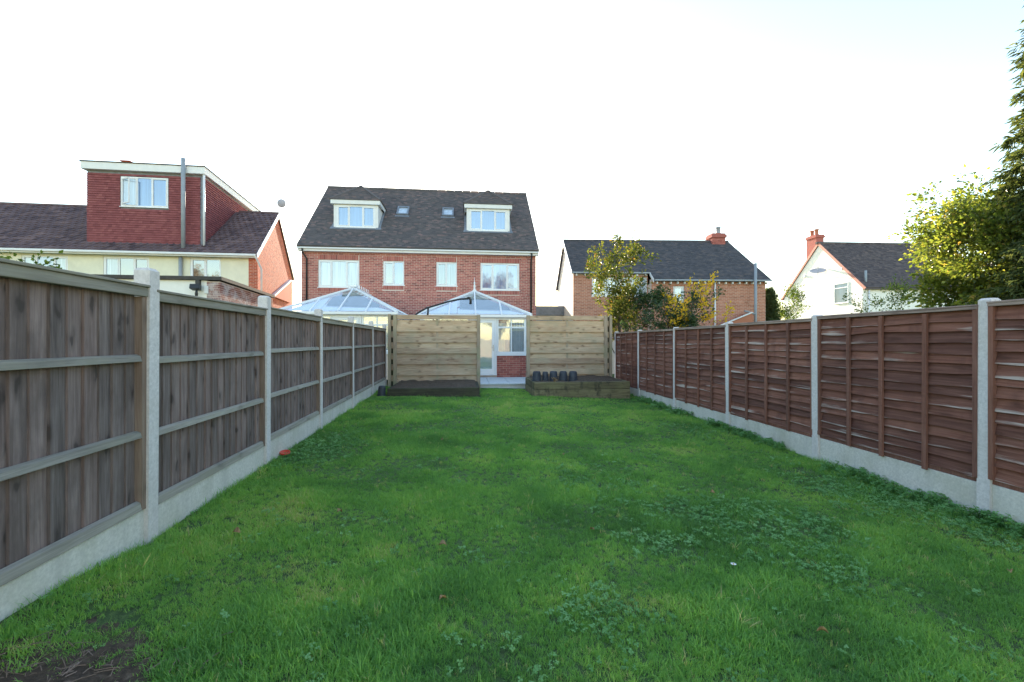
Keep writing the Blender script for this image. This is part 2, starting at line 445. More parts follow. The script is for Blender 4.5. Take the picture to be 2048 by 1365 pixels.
class MB:
    def __init__(self):
        self.v, self.f, self.t = [], [], []

    def hexa(self, p, tint=0.5):
        n = len(self.v)
        self.v += [tuple(q) for q in p]
        for a in ((0, 3, 2, 1), (4, 5, 6, 7), (0, 1, 5, 4), (1, 2, 6, 5), (2, 3, 7, 6), (3, 0, 4, 7)):
            self.f.append(tuple(n + i for i in a))
            self.t.append(tint)
        return self

    def box(self, x0, x1, y0, y1, z0, z1, tint=0.5):
        return self.hexa([(x0, y0, z0), (x1, y0, z0), (x1, y1, z0), (x0, y1, z0), (x0, y0, z1), (x1, y0, z1), (x1, y1, z1), (x0, y1, z1)], tint)

    def bar(self, a, b, w, h, up=(0, 0, 1), tint=0.5):
        """rectangular bar from a to b, w across, h along 'up'"""
        a, b, up = Vector(a), Vector(b), Vector(up)
        d = (b - a).normalized()
        s = d.cross(up).normalized()
        u = s.cross(d).normalized()
        s, u = s * w / 2, u * h / 2
        return self.hexa([a - s - u, a + s - u, b + s - u, b - s - u, a - s + u, a + s + u, b + s + u, b - s + u], tint)

    def poly(self, pts, tint=0.5):
        n = len(self.v)
        self.v += [tuple(p) for p in pts]
        self.f.append(tuple(range(n, n + len(pts))))
        self.t.append(tint)
        return self

    def prism(self, pts, off, tint=0.5):
        """closed solid: polygon pts swept by the vector off"""
        n, k = len(self.v), len(pts)
        off = Vector(off)
        self.v += [tuple(p) for p in pts] + [tuple(Vector(p) + off) for p in pts]
        self.f.append(tuple(range(n + k - 1, n - 1, -1)))
        self.f.append(tuple(range(n + k, n + 2 * k)))
        self.t += [tint, tint]
        for i in range(k):
            j = (i + 1) % k
            self.f.append((n + i, n + j, n + k + j, n + k + i))
            self.t.append(tint)
        return self

    def tube(self, path, rad, seg=8, tint=0.5, cap=True):
        path = [Vector(p) for p in path]
        if not hasattr(rad, '__len__'):
            rad = [rad] * len(path)
        n0 = len(self.v)
        ref = None
        for i, p in enumerate(path):
            d = (path[min(i + 1, len(path) - 1)] - path[max(i - 1, 0)]).normalized()
            if ref is None:
                ref = d.orthogonal().normalized()
            ref = (ref - d * ref.dot(d))
            ref = ref.normalized() if ref.length > 1e-5 else d.orthogonal().normalized()
            s = d.cross(ref)
            for k in range(seg):
                a = 2 * math.pi * k / seg
                self.v.append(tuple(p + (ref * math.cos(a) + s * math.sin(a)) * rad[i]))
        for i in range(len(path) - 1):
            for k in range(seg):
                a, b2 = n0 + i * seg + k, n0 + i * seg + (k + 1) % seg
                self.f.append((a, b2, b2 + seg, a + seg))
                self.t.append(tint)
        if cap:
            self.f.append(tuple(range(n0 + seg - 1, n0 - 1, -1)))
            e = n0 + (len(path) - 1) * seg
            self.f.append(tuple(range(e, e + seg)))
            self.t += [tint, tint]
        return self

    def lathe(self, prof, c=(0, 0, 0), seg=20, tint=0.5):
        n0 = len(self.v)
        for r_, z in prof:
            for k in range(seg):
                a = 2 * math.pi * k / seg
                self.v.append((c[0] + r_ * math.cos(a), c[1] + r_ * math.sin(a), c[2] + z))
        for i in range(len(prof) - 1):
            for k in range(seg):
                a, b2 = n0 + i * seg + k, n0 + i * seg + (k + 1) % seg
                self.f.append((a, b2, b2 + seg, a + seg))
                self.t.append(tint)
        self.f.append(tuple(range(n0 + seg - 1, n0 - 1, -1)))
        e = n0 + (len(prof) - 1) * seg
        self.f.append(tuple(range(e, e + seg)))
        self.t += [tint, tint]
        return self

    def shear(self, k):
        self.v = [(x + k * y, y, z) for x, y, z in self.v]
        return self

    def mesh(self, name, mat, smooth=False):
        me = bpy.data.meshes.new(name)
        me.from_pydata(self.v, [], self.f)
        at = me.attributes.new('tint', 'FLOAT', 'FACE')
        at.data.foreach_set('value', np.array(self.t, dtype=np.float32))
        if smooth:
            me.polygons.foreach_set('use_smooth', [True] * len(me.polygons))
        me.materials.append(mat)
        return me

    def build(self, name, mat, parent=None, smooth=False, bevel=0.0, loc=None, rot=None):
        o = bpy.data.objects.new(name, self.mesh(name, mat, smooth))
        link(o, parent)
        if loc:
            o.location = loc
        if rot:
            o.rotation_euler = rot
        if bevel:
            md = o.modifiers.new('bevel', 'BEVEL')
            md.width = bevel
            md.segments = 2
            md.limit_method = 'ANGLE'
        return o

def inst(name, me, parent, loc=(0, 0, 0), rot=(0, 0, 0), scl=(1, 1, 1)):
    o = bpy.data.objects.new(name, me)
    link(o, parent)
    o.location, o.rotation_euler, o.scale = loc, rot, scl
    return o

def mesh_np(name, V, F, tint, mat, smooth=False):
    me = bpy.data.meshes.new(name)
    k = F.shape[1]
    me.vertices.add(len(V))
    me.vertices.foreach_set('co', np.ascontiguousarray(V, dtype=np.float32).ravel())
    me.loops.add(F.size)
    me.loops.foreach_set('vertex_index', np.ascontiguousarray(F, dtype=np.int32).ravel())
    me.polygons.add(len(F))
    me.polygons.foreach_set('loop_start', np.arange(0, F.size, k, dtype=np.int32))
    if smooth:
        me.polygons.foreach_set('use_smooth', np.ones(len(F), dtype=bool))
    at = me.attributes.new('tint', 'FLOAT', 'FACE')
    at.data.foreach_set('value', np.asarray(tint, dtype=np.float32))
    me.update()
    me.validate()
    me.materials.append(mat)
    return me

def vnoise(x, y, scale, seed):
    """smooth value noise in 0..1"""
    g = np.random.default_rng(seed).random((64, 64))
    x, y = np.asarray(x) / scale + 17.3, np.asarray(y) / scale + 23.7
    xi, yi = np.floor(x).astype(int), np.floor(y).astype(int)
    fx, fy = x - xi, y - yi
    fx, fy = fx * fx * (3 - 2 * fx), fy * fy * (3 - 2 * fy)
    a, b2 = g[xi % 64, yi % 64], g[(xi + 1) % 64, yi % 64]
    c, d = g[xi % 64, (yi + 1) % 64], g[(xi + 1) % 64, (yi + 1) % 64]
    return (a * (1 - fx) + b2 * fx) * (1 - fy) + (c * (1 - fx) + d * fx) * fy

def subtract(iv, cuts):
    out = [iv]
    for a, b2 in cuts:
        nxt = []
        for s, e in out:
            if b2 <= s or a >= e:
                nxt.append((s, e))
                continue
            if a > s:
                nxt.append((s, a))
            if b2 < e:
                nxt.append((b2, e))
        out = nxt
    return out

def bricks(mb, o, u, n, z0, z1, span, holes=(), proud=0.003, bl=0.213, bh=0.062, jt=0.013, seed=1):
    """stretcher-bond courses laid on the plane through o with horizontal axis u and outward normal n"""
    rr = random.Random(seed)
    o, u, n = Vector(o), Vector(u), Vector(n)
    k = 0
    z = z0
    while z + bh <= z1 + 0.001:
        iv = span(z + bh / 2)
        if iv:
            cuts = [(h[0], h[1]) for h in holes if h[2] < z + bh and h[3] > z]
            for s, e in subtract(iv, cuts):
                p = s - (0.5 * (bl + jt) if k % 2 else 0)
                while p < e:
                    a, b2 = max(p, s), min(p + bl, e)
                    if b2 - a > 0.03:
                        pr = proud + rr.uniform(-0.002, 0.003)
                        q0, q1 = o + u * a - n * 0.03, o + u * b2 - n * 0.03
                        f0, f1 = o + u * a + n * pr, o + u * b2 + n * pr
                        zz, zt = Vector((0, 0, z)), Vector((0, 0, z + bh))
                        mb.hexa([f0 + zz, f1 + zz, q1 + zz, q0 + zz, f0 + zt, f1 + zt, q1 + zt, q0 + zt], min(1, max(0, rr.gauss(0.5, 0.22))))
                    p += bl + jt
        z += bh + jt
        k += 1

def soldiers(mb, x0, x1, z0, z1, y, seed):
    rr = random.Random(seed)
    p = x0
    while p + 0.06 <= x1:
        mb.box(p, p + 0.065, y - 0.01, y + 0.02, z0, z1, min(1, max(0, rr.gauss(0.55, 0.2))))
        p += 0.075

def tile_face(mb, poly, gauge, width, thick=0.015, holes=(), seed=3, gap=0.004, roll=0.0, lift=0.004):
    """courses of overlapping tiles on a planar roof face; poly[0]->poly[1] is the eave, seen from outside left to right"""
    rr = random.Random(seed)
    P = [Vector(p) for p in poly]
    o = P[0]
    u = (P[1] - P[0]).normalized()
    n = u.cross(P[2] - P[0]).normalized()
    s = n.cross(u).normalized()
    Q = [((p - o).dot(u), (p - o).dot(s)) for p in P]
    smax = max(q[1] for q in Q)
    k = 0
    sv_ = 0.0
    while sv_ < smax - 0.02:
        top = min(sv_ + gauge, smax)
        mid = min(sv_ + gauge * 0.5, smax - 0.001)
        xs = []
        for i in range(len(Q)):
            (x0, y0), (x1, y1) = Q[i], Q[(i + 1) % len(Q)]
            if (y0 <= mid < y1) or (y1 <= mid < y0):
                xs.append(x0 + (x1 - x0) * (mid - y0) / (y1 - y0))
        if len(xs) >= 2:
            cuts = [(h[0], h[1]) for h in holes if h[2] < mid < h[3]]
            for a0, b0 in subtract((min(xs), max(xs)), cuts):
                p = a0 - (width / 2 if k % 2 else 0)
                while p < b0:
                    a, b2 = max(p, a0), min(p + width - gap, b0)
                    if b2 - a > 0.02:
                        j = rr.uniform(-0.003, 0.004)
                        lo = lift + thick + j
                        pt = [o + u * a + s * (sv_ - 0.012) + n * lift, o + u * b2 + s * (sv_ - 0.012) + n * lift,
                              o + u * b2 + s * top + n * 0.001, o + u * a + s * top + n * 0.001,
                              o + u * a + s * (sv_ - 0.012) + n * (lo + thick), o + u * b2 + s * (sv_ - 0.012) + n * (lo + thick),
                              o + u * b2 + s * top + n * (lift + thick * 0.5), o + u * a + s * top + n * (lift + thick * 0.5)]
                        t = min(1, max(0, rr.gauss(0.42, 0.24)))
                        mb.hexa(pt, t)
                        if roll:
                            c = a + (b2 - a) * 0.5
                            w = roll
                            mb.hexa([o + u * (c - w) + s * (sv_ - 0.012) + n * (lo + thick * 0.9), o + u * (c + w) + s * (sv_ - 0.012) + n * (lo + thick * 0.9),
                                     o + u * (c + w) + s * top + n * (lift + thick * 0.4), o + u * (c - w) + s * top + n * (lift + thick * 0.4),
                                     o + u * (c - w * .5) + s * (sv_ - 0.012) + n * (lo + thick + w * .55), o + u * (c + w * .5) + s * (sv_ - 0.012) + n * (lo + thick + w * .55),
                                     o + u * (c + w * .5) + s * top + n * (lift + thick * 0.5 + w * .55), o + u * (c - w * .5) + s * top + n * (lift + thick * 0.5 + w * .55)], t)
                    p += width
        sv_ += gauge
        k += 1

def wall_holes(mb, x0, x1, z0, z1, y0, y1, holes):
    xs = sorted({x0, x1, *[min(max(h[i], x0), x1) for h in holes for i in (0, 1)]})
    zs = sorted({z0, z1, *[min(max(h[i], z0), z1) for h in holes for i in (2, 3)]})
    for j in range(len(zs) - 1):
        run = None
        for i in range(len(xs) - 1):
            cx, cz = (xs[i] + xs[i + 1]) / 2, (zs[j] + zs[j + 1]) / 2
            solid = not any(h[0] < cx < h[1] and h[2] < cz < h[3] for h in holes)
            if solid and run is None:
                run = xs[i]
            if run is not None and (not solid or i == len(xs) - 2):
                mb.box(run, xs[i + 1] if solid else xs[i], y0, y1, zs[j], zs[j + 1])
                run = None
    return mb

def window(parent, x0, x1, z0, z1, y, lights, pane, sill=True, fname='window', panes=None, flat=False, fw=0.06, frame_mat='upvc', transom=None):
    """casement window facing -y in the parent's frame; lights = relative widths. flat: panes are siblings of the frame"""
    mb = MB()
    yf, yb = y - 0.0, y + 0.07
    mb.box(x0, x1, yf, yb, z1 - fw, z1)
    mb.box(x0, x1, yf, yb, z0, z0 + fw)
    mb.box(x0, x0 + fw, yf, yb, z0 + fw, z1 - fw)
    mb.box(x1 - fw, x1, yf, yb, z0 + fw, z1 - fw)
    if sill:
        mb.box(x0 - 0.04, x1 + 0.04, yf - 0.05, yf + 0.02, z0 - 0.035, z0 - 0.002)
    tot = sum(lights)
    p = x0 + fw
    W = x1 - x0 - 2 * fw
    cells = []
    for i, l in enumerate(lights):
        q = p + W * l / tot
        a, b2 = p, q
        if i:
            a = p + fw * 0.45
        if i < len(lights) - 1:
            b2 = q - fw * 0.45
            mb.box(b2, q + fw * 0.45, yf + 0.004, yb, z0 + fw, z1 - fw)
        cells.append((a, b2))
        p = q
    rects = []
    for i, (a, b2) in enumerate(cells):
        if transom:
            mb.box(a, b2, yf + 0.006, yb, transom - 0.03, transom + 0.03)
            rects += [(a, b2, z0 + fw, transom - 0.03), (a, b2, transom + 0.03, z1 - fw)]
        else:
            rects.append((a, b2, z0 + fw, z1 - fw))
    out = []
    for i, (a, b2, c, d) in enumerate(rects):
        if i % 2 == 0 and not transom:      # opening sash
            s = 0.035
            mb.box(a, b2, yf - 0.012, yb - 0.02, d - s, d)
            mb.box(a, b2, yf - 0.012, yb - 0.02, c, c + s)
            mb.box(a, a + s, yf - 0.012, yb - 0.02, c + s, d - s)
            mb.box(b2 - s, b2, yf - 0.012, yb - 0.02, c + s, d - s)
            a, b2, c, d = a + s, b2 - s, c + s, d - s
        out.append((a, b2, c, d))
    fr = mb.build(fname, M[frame_mat], parent, bevel=0.004)
    for i, (a, b2, c, d) in enumerate(out):
        pm = panes[i] if panes else pane
        MB().box(a + 0.001, b2 - 0.001, yf + 0.03, yf + 0.038, c + 0.001, d - 0.001).build('pane', M[pm], parent if flat else fr)
    return fr

# ------------------------------------------------------------------ ground
def ground_z(x, y):
    x, y = np.asarray(x, dtype=float), np.asarray(y, dtype=float)
    z = -0.03 - 0.027 * x + 0.03 * (vnoise(x, y, 1.3, 5) - 0.5) + 0.018 * (vnoise(x, y, 0.45, 6) - 0.5)
    z = z + 0.10 * np.exp(-((x + 2.4) / 0.32) ** 2) * np.clip((2.9 - y) / 0.9, 0, 1)      # turf banked against the near gravel board
    return z

MB().box(-150, 150, -60, 240, -0.6, -0.32).build('ground', M['lawn'])['kind'] = 'structure'
gx, gy = np.meshgrid(np.linspace(-4.4, 5.0, 118), np.linspace(-2.5, 12.9, 194))
gz = ground_z(gx, gy)
V = np.stack([gx.ravel(), gy.ravel(), gz.ravel()], 1)
nx = gx.shape[1]
i0 = (np.arange(gx.shape[0] - 1)[:, None] * nx + np.arange(nx - 1)[None, :]).ravel()
Fq = np.stack([i0, i0 + 1, i0 + nx + 1, i0 + nx], 1)
lawn = bpy.data.objects.new('lawn', mesh_np('lawn', V, Fq, np.full(len(Fq), 0.5), M['lawn'], True))
link(lawn)['kind'] = 'structure'

# frame of the house end of the garden: x right along the fronts, y away
A6 = R(6.0)

# ------------------------------------------------------------------ main semi-detached house
house = empty('brick_house', (-9.267, 19.15, 0.0), A6)
tag(house, 'pair of red brick semi-detached houses with two white dormers in one long tiled roof', 'house')
wins = [(0.71, 2.47, 3.76, 4.97), (3.51, 4.43, 3.89, 4.96), (5.86, 6.79, 3.88, 4.96), (7.86, 9.66, 3.72, 4.96)]
HW = 10.44
mb = MB()
wall_holes(mb, 0, HW, -0.3, 5.4, 0.0, 0.28, wins)
mb.box(0, 0.28, 0.28, 7.72, -0.3, 5.4).box(HW - 0.28, HW, 0.28, 7.72, -0.3, 5.4).box(0, HW, 7.72, 8.0, -0.3, 5.4)
mb.prism([(0, 0, 5.4), (0, 8, 5.4), (0, 4, 9.15)], (0.28, 0, 0))
mb.prism([(HW - 0.28, 0, 5.4), (HW - 0.28, 8, 5.4), (HW - 0.28, 4, 9.15)], (0.28, 0, 0))
hwall = mb.build('wall', M['mortar'], house)
mb = MB()
bh = [(a, b2, c - 0.215 if c < 5 else c, d + 0.225) for a, b2, c, d in wins]
bricks(mb, (0, 0, 0), (1, 0, 0), (0, -1, 0), 1.0, 5.36, lambda z: (0.0, HW), bh, seed=1)
for i, (a, b2, c, d) in enumerate(wins):
    soldiers(mb, a, b2 + 0.02, d + 0.005, d + 0.22, 0.0, 20 + i)
    soldiers(mb, a, b2 + 0.02, c - 0.21, c - 0.04, 0.0, 30 + i)
bricks(mb, (0, 0, 0), (0, 1, 0), (-1, 0, 0), 1.0, 9.0, lambda z: (0.0, 8.0) if z < 5.4 else ((z - 5.4) / 0.9375, 8 - (z - 5.4) / 0.9375), seed=2)
tag(mb.build('brickwork', M['brick_main'], hwall), kind='stuff')

EY, EZ, SL = -0.32, 5.52, 0.932
RY, RZ = 4.0, EZ + (4.0 - EY) * SL
def roof_z(y):
    return EZ + (y - EY) * SL
dorm = [(1.12, 3.12, 2.03), (7.23, 9.29, 8.33)]
mb = MB()
nrm = Vector((0, -SL, 1)).normalized() * 0.14
x0, x1 = -0.1, HW + 0.1
mb.hexa([Vector((x0, EY, EZ)) - nrm, Vector((x1, EY, EZ)) - nrm, Vector((x1, RY, RZ - 0.19)), Vector((x0, RY, RZ - 0.19)),
         (x0, EY, EZ), (x1, EY, EZ), (x1, RY, RZ), (x0, RY, RZ)])
mb.hexa([(x0, RY, RZ - 0.19), (x1, RY, RZ - 0.19), (x1, 8 - EY, EZ - 0.15), (x0, 8 - EY, EZ - 0.15), (x0, RY, RZ), (x1, RY, RZ), (x1, 8 - EY, EZ), (x0, 8 - EY, EZ)])
hroof = mb.build('roof', M['tile_main'], house)
mb = MB()
sl_len = math.hypot(RY - EY, RZ - EZ)
sc_ = sl_len / (RY - EY)
dh = [(a - x0, b2 - x0, (0.85 - EY) * sc_, (2.2 - EY) * sc_) for a, b2, _ in dorm]
rl = [(3.80, 4.36), (6.02, 6.58)]
dh += [(a - x0 + 0.02, b2 - x0 - 0.02, (1.84 - EY) * sc_, (2.45 - EY) * sc_) for a, b2 in rl]
tile_face(mb, [(x0, EY, EZ), (x1, EY, EZ), (x1, RY, RZ), (x0, RY, RZ)], 0.1, 0.168, 0.012, dh, 5)
tag(mb.build('roof_tiles', M['tile_main'], hroof), kind='stuff')
for k in range(24):
    xx = x0 + 0.02 + k * (x1 - x0) / 24
    MB().tube([(xx, RY, RZ - 0.03), (xx + (x1 - x0) / 24 - 0.015, RY, RZ - 0.03)], 0.11, 8, rnd.random()).build('ridge_tile', M['tile_main'], hroof)
MB().box(x0, x1, -0.21, -0.18, 5.31, 5.49).box(x0, x1, -0.18, 0.0, 5.31, 5.335).build('fascia', M['white_paint'], house)
MB().box(x0, x1, -0.3, -0.21, 5.40, 5.47).build('gutter', M['upvc'], house, bevel=0.02)
for xp, kink in ((0.24, 0.12), (10.2, 0.0)):
    MB().tube([(xp - kink, -0.26, 5.42), (xp - kink, -0.24, 5.25), (xp, -0.06, 5.0), (xp, -0.06, 0.1)], 0.038, 8).build('downpipe', M['black_plastic'], house, smooth=True)
window(house, *wins[0][:2], wins[0][2], wins[0][3], 0.03, [1, 1.25, 1], 'glass_net', panes=['glass_net', 'glass_net', 'glass_net'])
window(house, *wins[1][:2], wins[1][2], wins[1][3], 0.03, [1, 1], 'glass_blue', panes=['glass_dark', 'glass_blue'])
window(house, *wins[2][:2], wins[2][2], wins[2][3], 0.03, [1, 1], 'glass_frost')
window(house, *wins[3][:2], wins[3][2], wins[3][3], 0.03, [1, 1.25, 1], 'glass_blue')
for di, (a, b2, cx) in enumerate(dorm):
    zb = roof_z(0.85) - 0.06
    zt = 7.72
    yb = (zt - EZ) / SL + EY
    mb = MB()
    wall_holes(mb, a, b2, zb, zt, 0.85, 0.97, [(a + 0.13, b2 - 0.13, zb + 0.1, zt - 0.06)])
    for xa in (a, b2 - 0.1):
        mb.prism([(xa, 0.97, roof_z(0.97) - 0.05), (xa, 0.97, zt), (xa, yb + 0.1, zt)], (0.1, 0, 0))
    d = mb.build('dormer', M['white_paint'], house)
    d['label'] = 'white boxed dormer with a hipped tile roof'
    window(d, a + 0.13, b2 - 0.13, zb + 0.1, zt - 0.06, 0.84, [1, 1.2, 1], 'glass_blue', fname='window_frame', flat=True)
    ov = 0.13
    ze = zt + 0.17
    ya, yv = 0.85 - ov, (ze - EZ) / SL + EY
    za = 9.02
    yap, yr = 2.25, (za - EZ) / SL + EY
    MB().box(a - ov + .02, b2 + ov - .02, ya + .01, ya + 0.04, zt - 0.02, ze - 0.01).box(a - ov + .02, a - ov + 0.05, ya + 0.04, yv - 0.1, zt - 0.02, ze - 0.01).box(b2 + ov - 0.05, b2 + ov - .02, ya + 0.04, yv - 0.1, zt - 0.02, ze - 0.01).box(a - ov + .05, b2 + ov - .05, ya + 0.04, 1.6, zt + 0.002, zt + 0.02).build('fascia', M['white_paint'], d)
    fl, fr_, ap = (a - ov, ya, ze), (b2 + ov, ya, ze), (cx, yap, za)
    vl, vr, rb = (a - ov, yv, ze), (b2 + ov, yv, ze), (cx, yr, za)
    mb = MB()
    mb.poly([fl, fr_, ap]).poly([fr_, vr, rb, ap]).poly([vl, fl, ap, rb])
    tile_face(mb, [fl, fr_, ap], 0.1, 0.168, 0.012, seed=40 + di)
    tile_face(mb, [fr_, vr, rb, ap], 0.1, 0.168, 0.012, seed=50 + di)
    tile_face(mb, [vl, fl, ap, rb], 0.1, 0.168, 0.012, seed=60 + di)
    for e in (fl, fr_):
        mb.tube([Vector(e) + Vector((0, 0, .02)), Vector(ap) + Vector((0, 0, .03))], 0.055, 6, 0.4)
    mb.tube([Vector(ap) + Vector((0, 0, .0)), Vector(rb)], 0.07, 6, 0.4)
    tag(mb.build('dormer_roof', M['tile_main'], d), kind='stuff')
    MB().bar((a - 0.15, 0.80, roof_z(0.80) + 0.035), (b2 + 0.15, 0.80, roof_z(0.80) + 0.035), 0.16, 0.012, up=(0, -SL, 1)).build('flashing', M['lead'], d)
    for xa, sg in ((a - 0.06, -1), (b2 + 0.06, 1)):
        MB().bar((xa, 0.75, roof_z(0.75) + 0.04), (xa, 2.05, roof_z(2.05) + 0.04), 0.1, 0.012, up=(0, -SL, 1)).build('flashing', M['lead'], d)
for a, b2 in rl:
    y0, y1 = 1.84, 2.45
    def rp(x, y, h):
        q = Vector((x, y, roof_z(y))) + Vector((0, -SL, 1)).normalized() * h
        return q
    mb = MB()
    up = (0, -SL, 1)
    mb.bar(rp(a + 0.03, y0, .05), rp(a + 0.03, y1, .05), 0.07, 0.11, up).bar(rp(b2 - 0.03, y0, .05), rp(b2 - 0.03, y1, .05), 0.07, 0.11, up)
    mb.bar(rp(a + .07, y0 + 0.03, .05), rp(b2 - .07, y0 + 0.03, .05), 0.09, 0.11, up).bar(rp(a + .07, y1 - 0.03, .05), rp(b2 - .07, y1 - 0.03, .05), 0.09, 0.11, up)
    mb.bar(rp(a - 0.06, y0 - 0.06, .03), rp(b2 + 0.06, y0 - 0.06, .03), 0.14, 0.012, up)
    w = mb.build('rooflight', M['lead'], house)
    MB().hexa([rp(a + .066, y0 + .07, .03), rp(b2 - .066, y0 + .07, .03), rp(b2 - .066, y1 - .07, .03), rp(a + .066, y1 - .07, .03),
               rp(a + .066, y0 + .07, .045), rp(b2 - .066, y0 + .07, .045), rp(b2 - .066, y1 - .07, .045), rp(a + .066, y1 - .07, .045)]).build('pane', M['glass_net'], w)

# ------------------------------------------------------------------ conservatories
def conservatory(shift, zoff, label, near):
    c, s = math.cos(A6), math.sin(A6)
    root = empty('conservatory', (-0.414 + c * shift, 15.0 + s * shift, zoff), A6)
    tag(root, label, 'conservatory', 'white conservatories on the backs of the houses')
    X0, X1, YB = -2.72, 0.98, 4.85
    ZT = 2.16
    D0, D1 = -1.02, -0.14
    # dwarf wall of real bricks
    mb = MB()
    mb.box(D1 + 0.03, X1, 0.0, 0.1, 0.0, 0.86).box(X0, D0 - 0.03, 0.0, 0.1, 0.0, 0.86).box(D0 - 0.03, D1 + 0.03, 0.03, 0.13, 0.0, 0.19)
    mb.box(X0, X0 + 0.1, 0.1, YB, 0.0, 0.86).box(X1 - 0.1, X1, 0.1, YB, 0.0, 0.86)
    dw = mb.build('dwarf_wall', M['mortar'], root)
    if near:
        bm = MB().box(0, 0.215, -0.012, 0.03, 0, 0.065, 0.5)
        mats = []
        for k in range(6):
            b_ = MB().box(0, 1, -0.012, 0.03, 0, 0.065, (0.15, 0.3, 0.45, 0.55, 0.7, 0.9)[k])
            mats.append(b_.mesh('brick', M['brick_main']))
        rr = random.Random(4)
        for k in range(10):
            z = 0.115 + k * 0.075
            p = D1 + 0.03 - (0.1125 if k % 2 else 0)
            while p < X1:
                a, e = max(p, D1 + 0.03), min(p + 0.215, X1)
                if e - a > 0.03:
                    inst('brick', rr.choice(mats), dw, (a, rr.uniform(-.002, .002), z), scl=(e - a, 1, 1))
                p += 0.225
    # frame: corner posts, eaves beam, sill, window frames
    mb = MB()
    for xa in (X0, X1 - 0.09):
        mb.box(xa, xa + 0.09, 0.0, 0.09, 0.865, ZT)
    mb.box(X0, X1, -0.012, 0.1, ZT, ZT + 0.06)
    for xa in (X0 + .02, X1 - 0.08):
        mb.box(xa, xa + 0.06, 0.1, YB, ZT, ZT + 0.06)
        mb.box(xa, xa + 0.06, 0.1, YB, 1.80, 1.86)
        for k in range(1, 5):
            yy = 0.1 + k * (YB - 0.1) / 5
            mb.box(xa + .004, xa + 0.056, yy - 0.03, yy + 0.03, 0.9, ZT)
    mb.box(D1 + .03, X1 + 0.03, -0.06, 0.1, 0.862, 0.95).box(X0 - 0.03, D0 - .03, -0.06, 0.1, 0.862, 0.95)
    mb.box(X0 - 0.02, X0 + 0.1, 0.1, YB, 0.862, 0.9).box(X1 - 0.1, X1 + 0.02, 0.1, YB, 0.862, 0.9)
    mb.build('frame', M['upvc'], root, bevel=0.004)
    window(root, D1 + 0.04, X1 - 0.09, 0.95, ZT - 0.002, 0.005, [1, 1], 'glass_clear', sill=False, transom=1.84, fw=0.05)
    window(root, X0 + 0.09, D0 - 0.04, 0.95, ZT - 0.002, 0.005, [1, 1, 1], 'glass_clear', sill=False, transom=1.84, fw=0.05)
    for xa in (X0 + 0.045, X1 - 0.055):
        MB().box(xa, xa + 0.008, 0.1, YB, 0.9, 1.8).build('side_pane', M['glass_clear'], root)
        MB().box(xa, xa + 0.008, 0.1, YB, 1.86, ZT).build('side_pane', M['glass_clear'], root)
    # door
    mb = MB()
    mb.box(D0 - 0.03, D0 + 0.04, 0.0, 0.08, 0.2, ZT - 0.002).box(D1 - 0.04, D1 + 0.03, 0.0, 0.08, 0.2, ZT - 0.002).box(D0 + 0.04, D1 - 0.04, 0.0, 0.08, ZT - 0.07, ZT - 0.002)
    mb.box(D0 + 0.045, D0 + 0.14, -0.012, 0.05, 0.22, ZT - 0.075).box(D1 - 0.14, D1 - 0.045, -0.012, 0.05, 0.22, ZT - 0.075)
    mb.box(D0 + 0.14, D1 - 0.14, -0.012, 0.05, 0.22, 0.41).box(D0 + 0.14, D1 - 0.14, -0.012, 0.05, ZT - 0.16, ZT - 0.075)
    mb.box(D0 - 0.03, D1 + 0.03, -0.05, 0.03, 0.193, 0.215)
    dr = mb.build('door', M['upvc'], root, bevel=0.004)
    MB().box(D0 + 0.141, D1 - 0.141, 0.012, 0.022, 0.411, ZT - 0.161).build('pane', M['glass_clear'], dr)
    hd = MB().box(D1 - 0.11, D1 - 0.075, -0.022, -0.012, 1.02, 1.24)
    hd.tube([(D1 - 0.092, -0.02, 1.15), (D1 - 0.092, -0.05, 1.15), (D1 - 0.2, -0.05, 1.15)], 0.009, 6)
    hd.build('handle', M['steel'], dr)
    # roof
    e0, e1 = X0 - 0.08, X1 + 0.1
    ez = 2.285
    cx, ya, az = (e0 + e1) / 2 + 0.02, 1.95, 3.3
    f = -0.1
    mb = MB()
    AP = Vector((cx, ya, az))
    RB = Vector((cx, YB, az))
    FL, FR_ = Vector((e0, f, ez)), Vector((e1, f, ez))
    BL, BR = Vector((e0, YB, ez)), Vector((e1, YB, ez))
    def hipx(x, side):      # point on the front slope above the eave at x, where it meets the hip
        t = (x - e0) / (cx - e0) if side < 0 else (e1 - x) / (e1 - cx)
        return (FL if side < 0 else FR_).lerp(AP, t)
    upv = Vector((0, -(az - ez), ya - f)).normalized()
    mb.bar(FL, AP, 0.085, 0.07).bar(FR_, AP, 0.085, 0.07).bar(AP, RB, 0.1, 0.1)
    xs = [e0 + (e1 - e0) * 0.275, cx, e0 + (e1 - e0) * 0.735]
    mb.bar((xs[0], f, ez), hipx(xs[0], -1), 0.05, 0.05, upv).bar((xs[1], f, ez), AP, 0.05, 0.05, upv).bar((xs[2], f, ez), hipx(xs[2], 1), 0.05, 0.05, upv)
    for k in range(1, 5):
        t = k / 5
        yy = ya + (YB - ya) * t
        for ex in (e0, e1):
            mb.bar((ex, yy, ez), (cx, yy, az), 0.05, 0.05)
    mb.bar(BL, RB, 0.06, 0.06).bar(BR, RB, 0.06, 0.06)
    rf = mb.build('roof_frame', M['upvc'], root, bevel=0.004)
    MB().box(e0 - 0.03, e1 + 0.03, f - 0.07, f + 0.05, ez - 0.11, ez - 0.01).box(e0 - 0.03, e0 + 0.07, f + 0.05, YB, ez - 0.11, ez - 0.01).box(e1 - 0.07, e1 + 0.03, f + 0.05, YB, ez - 0.11, ez - 0.01).build('gutter', M['upvc'], root, bevel=0.02)
    th = upv * 0.012
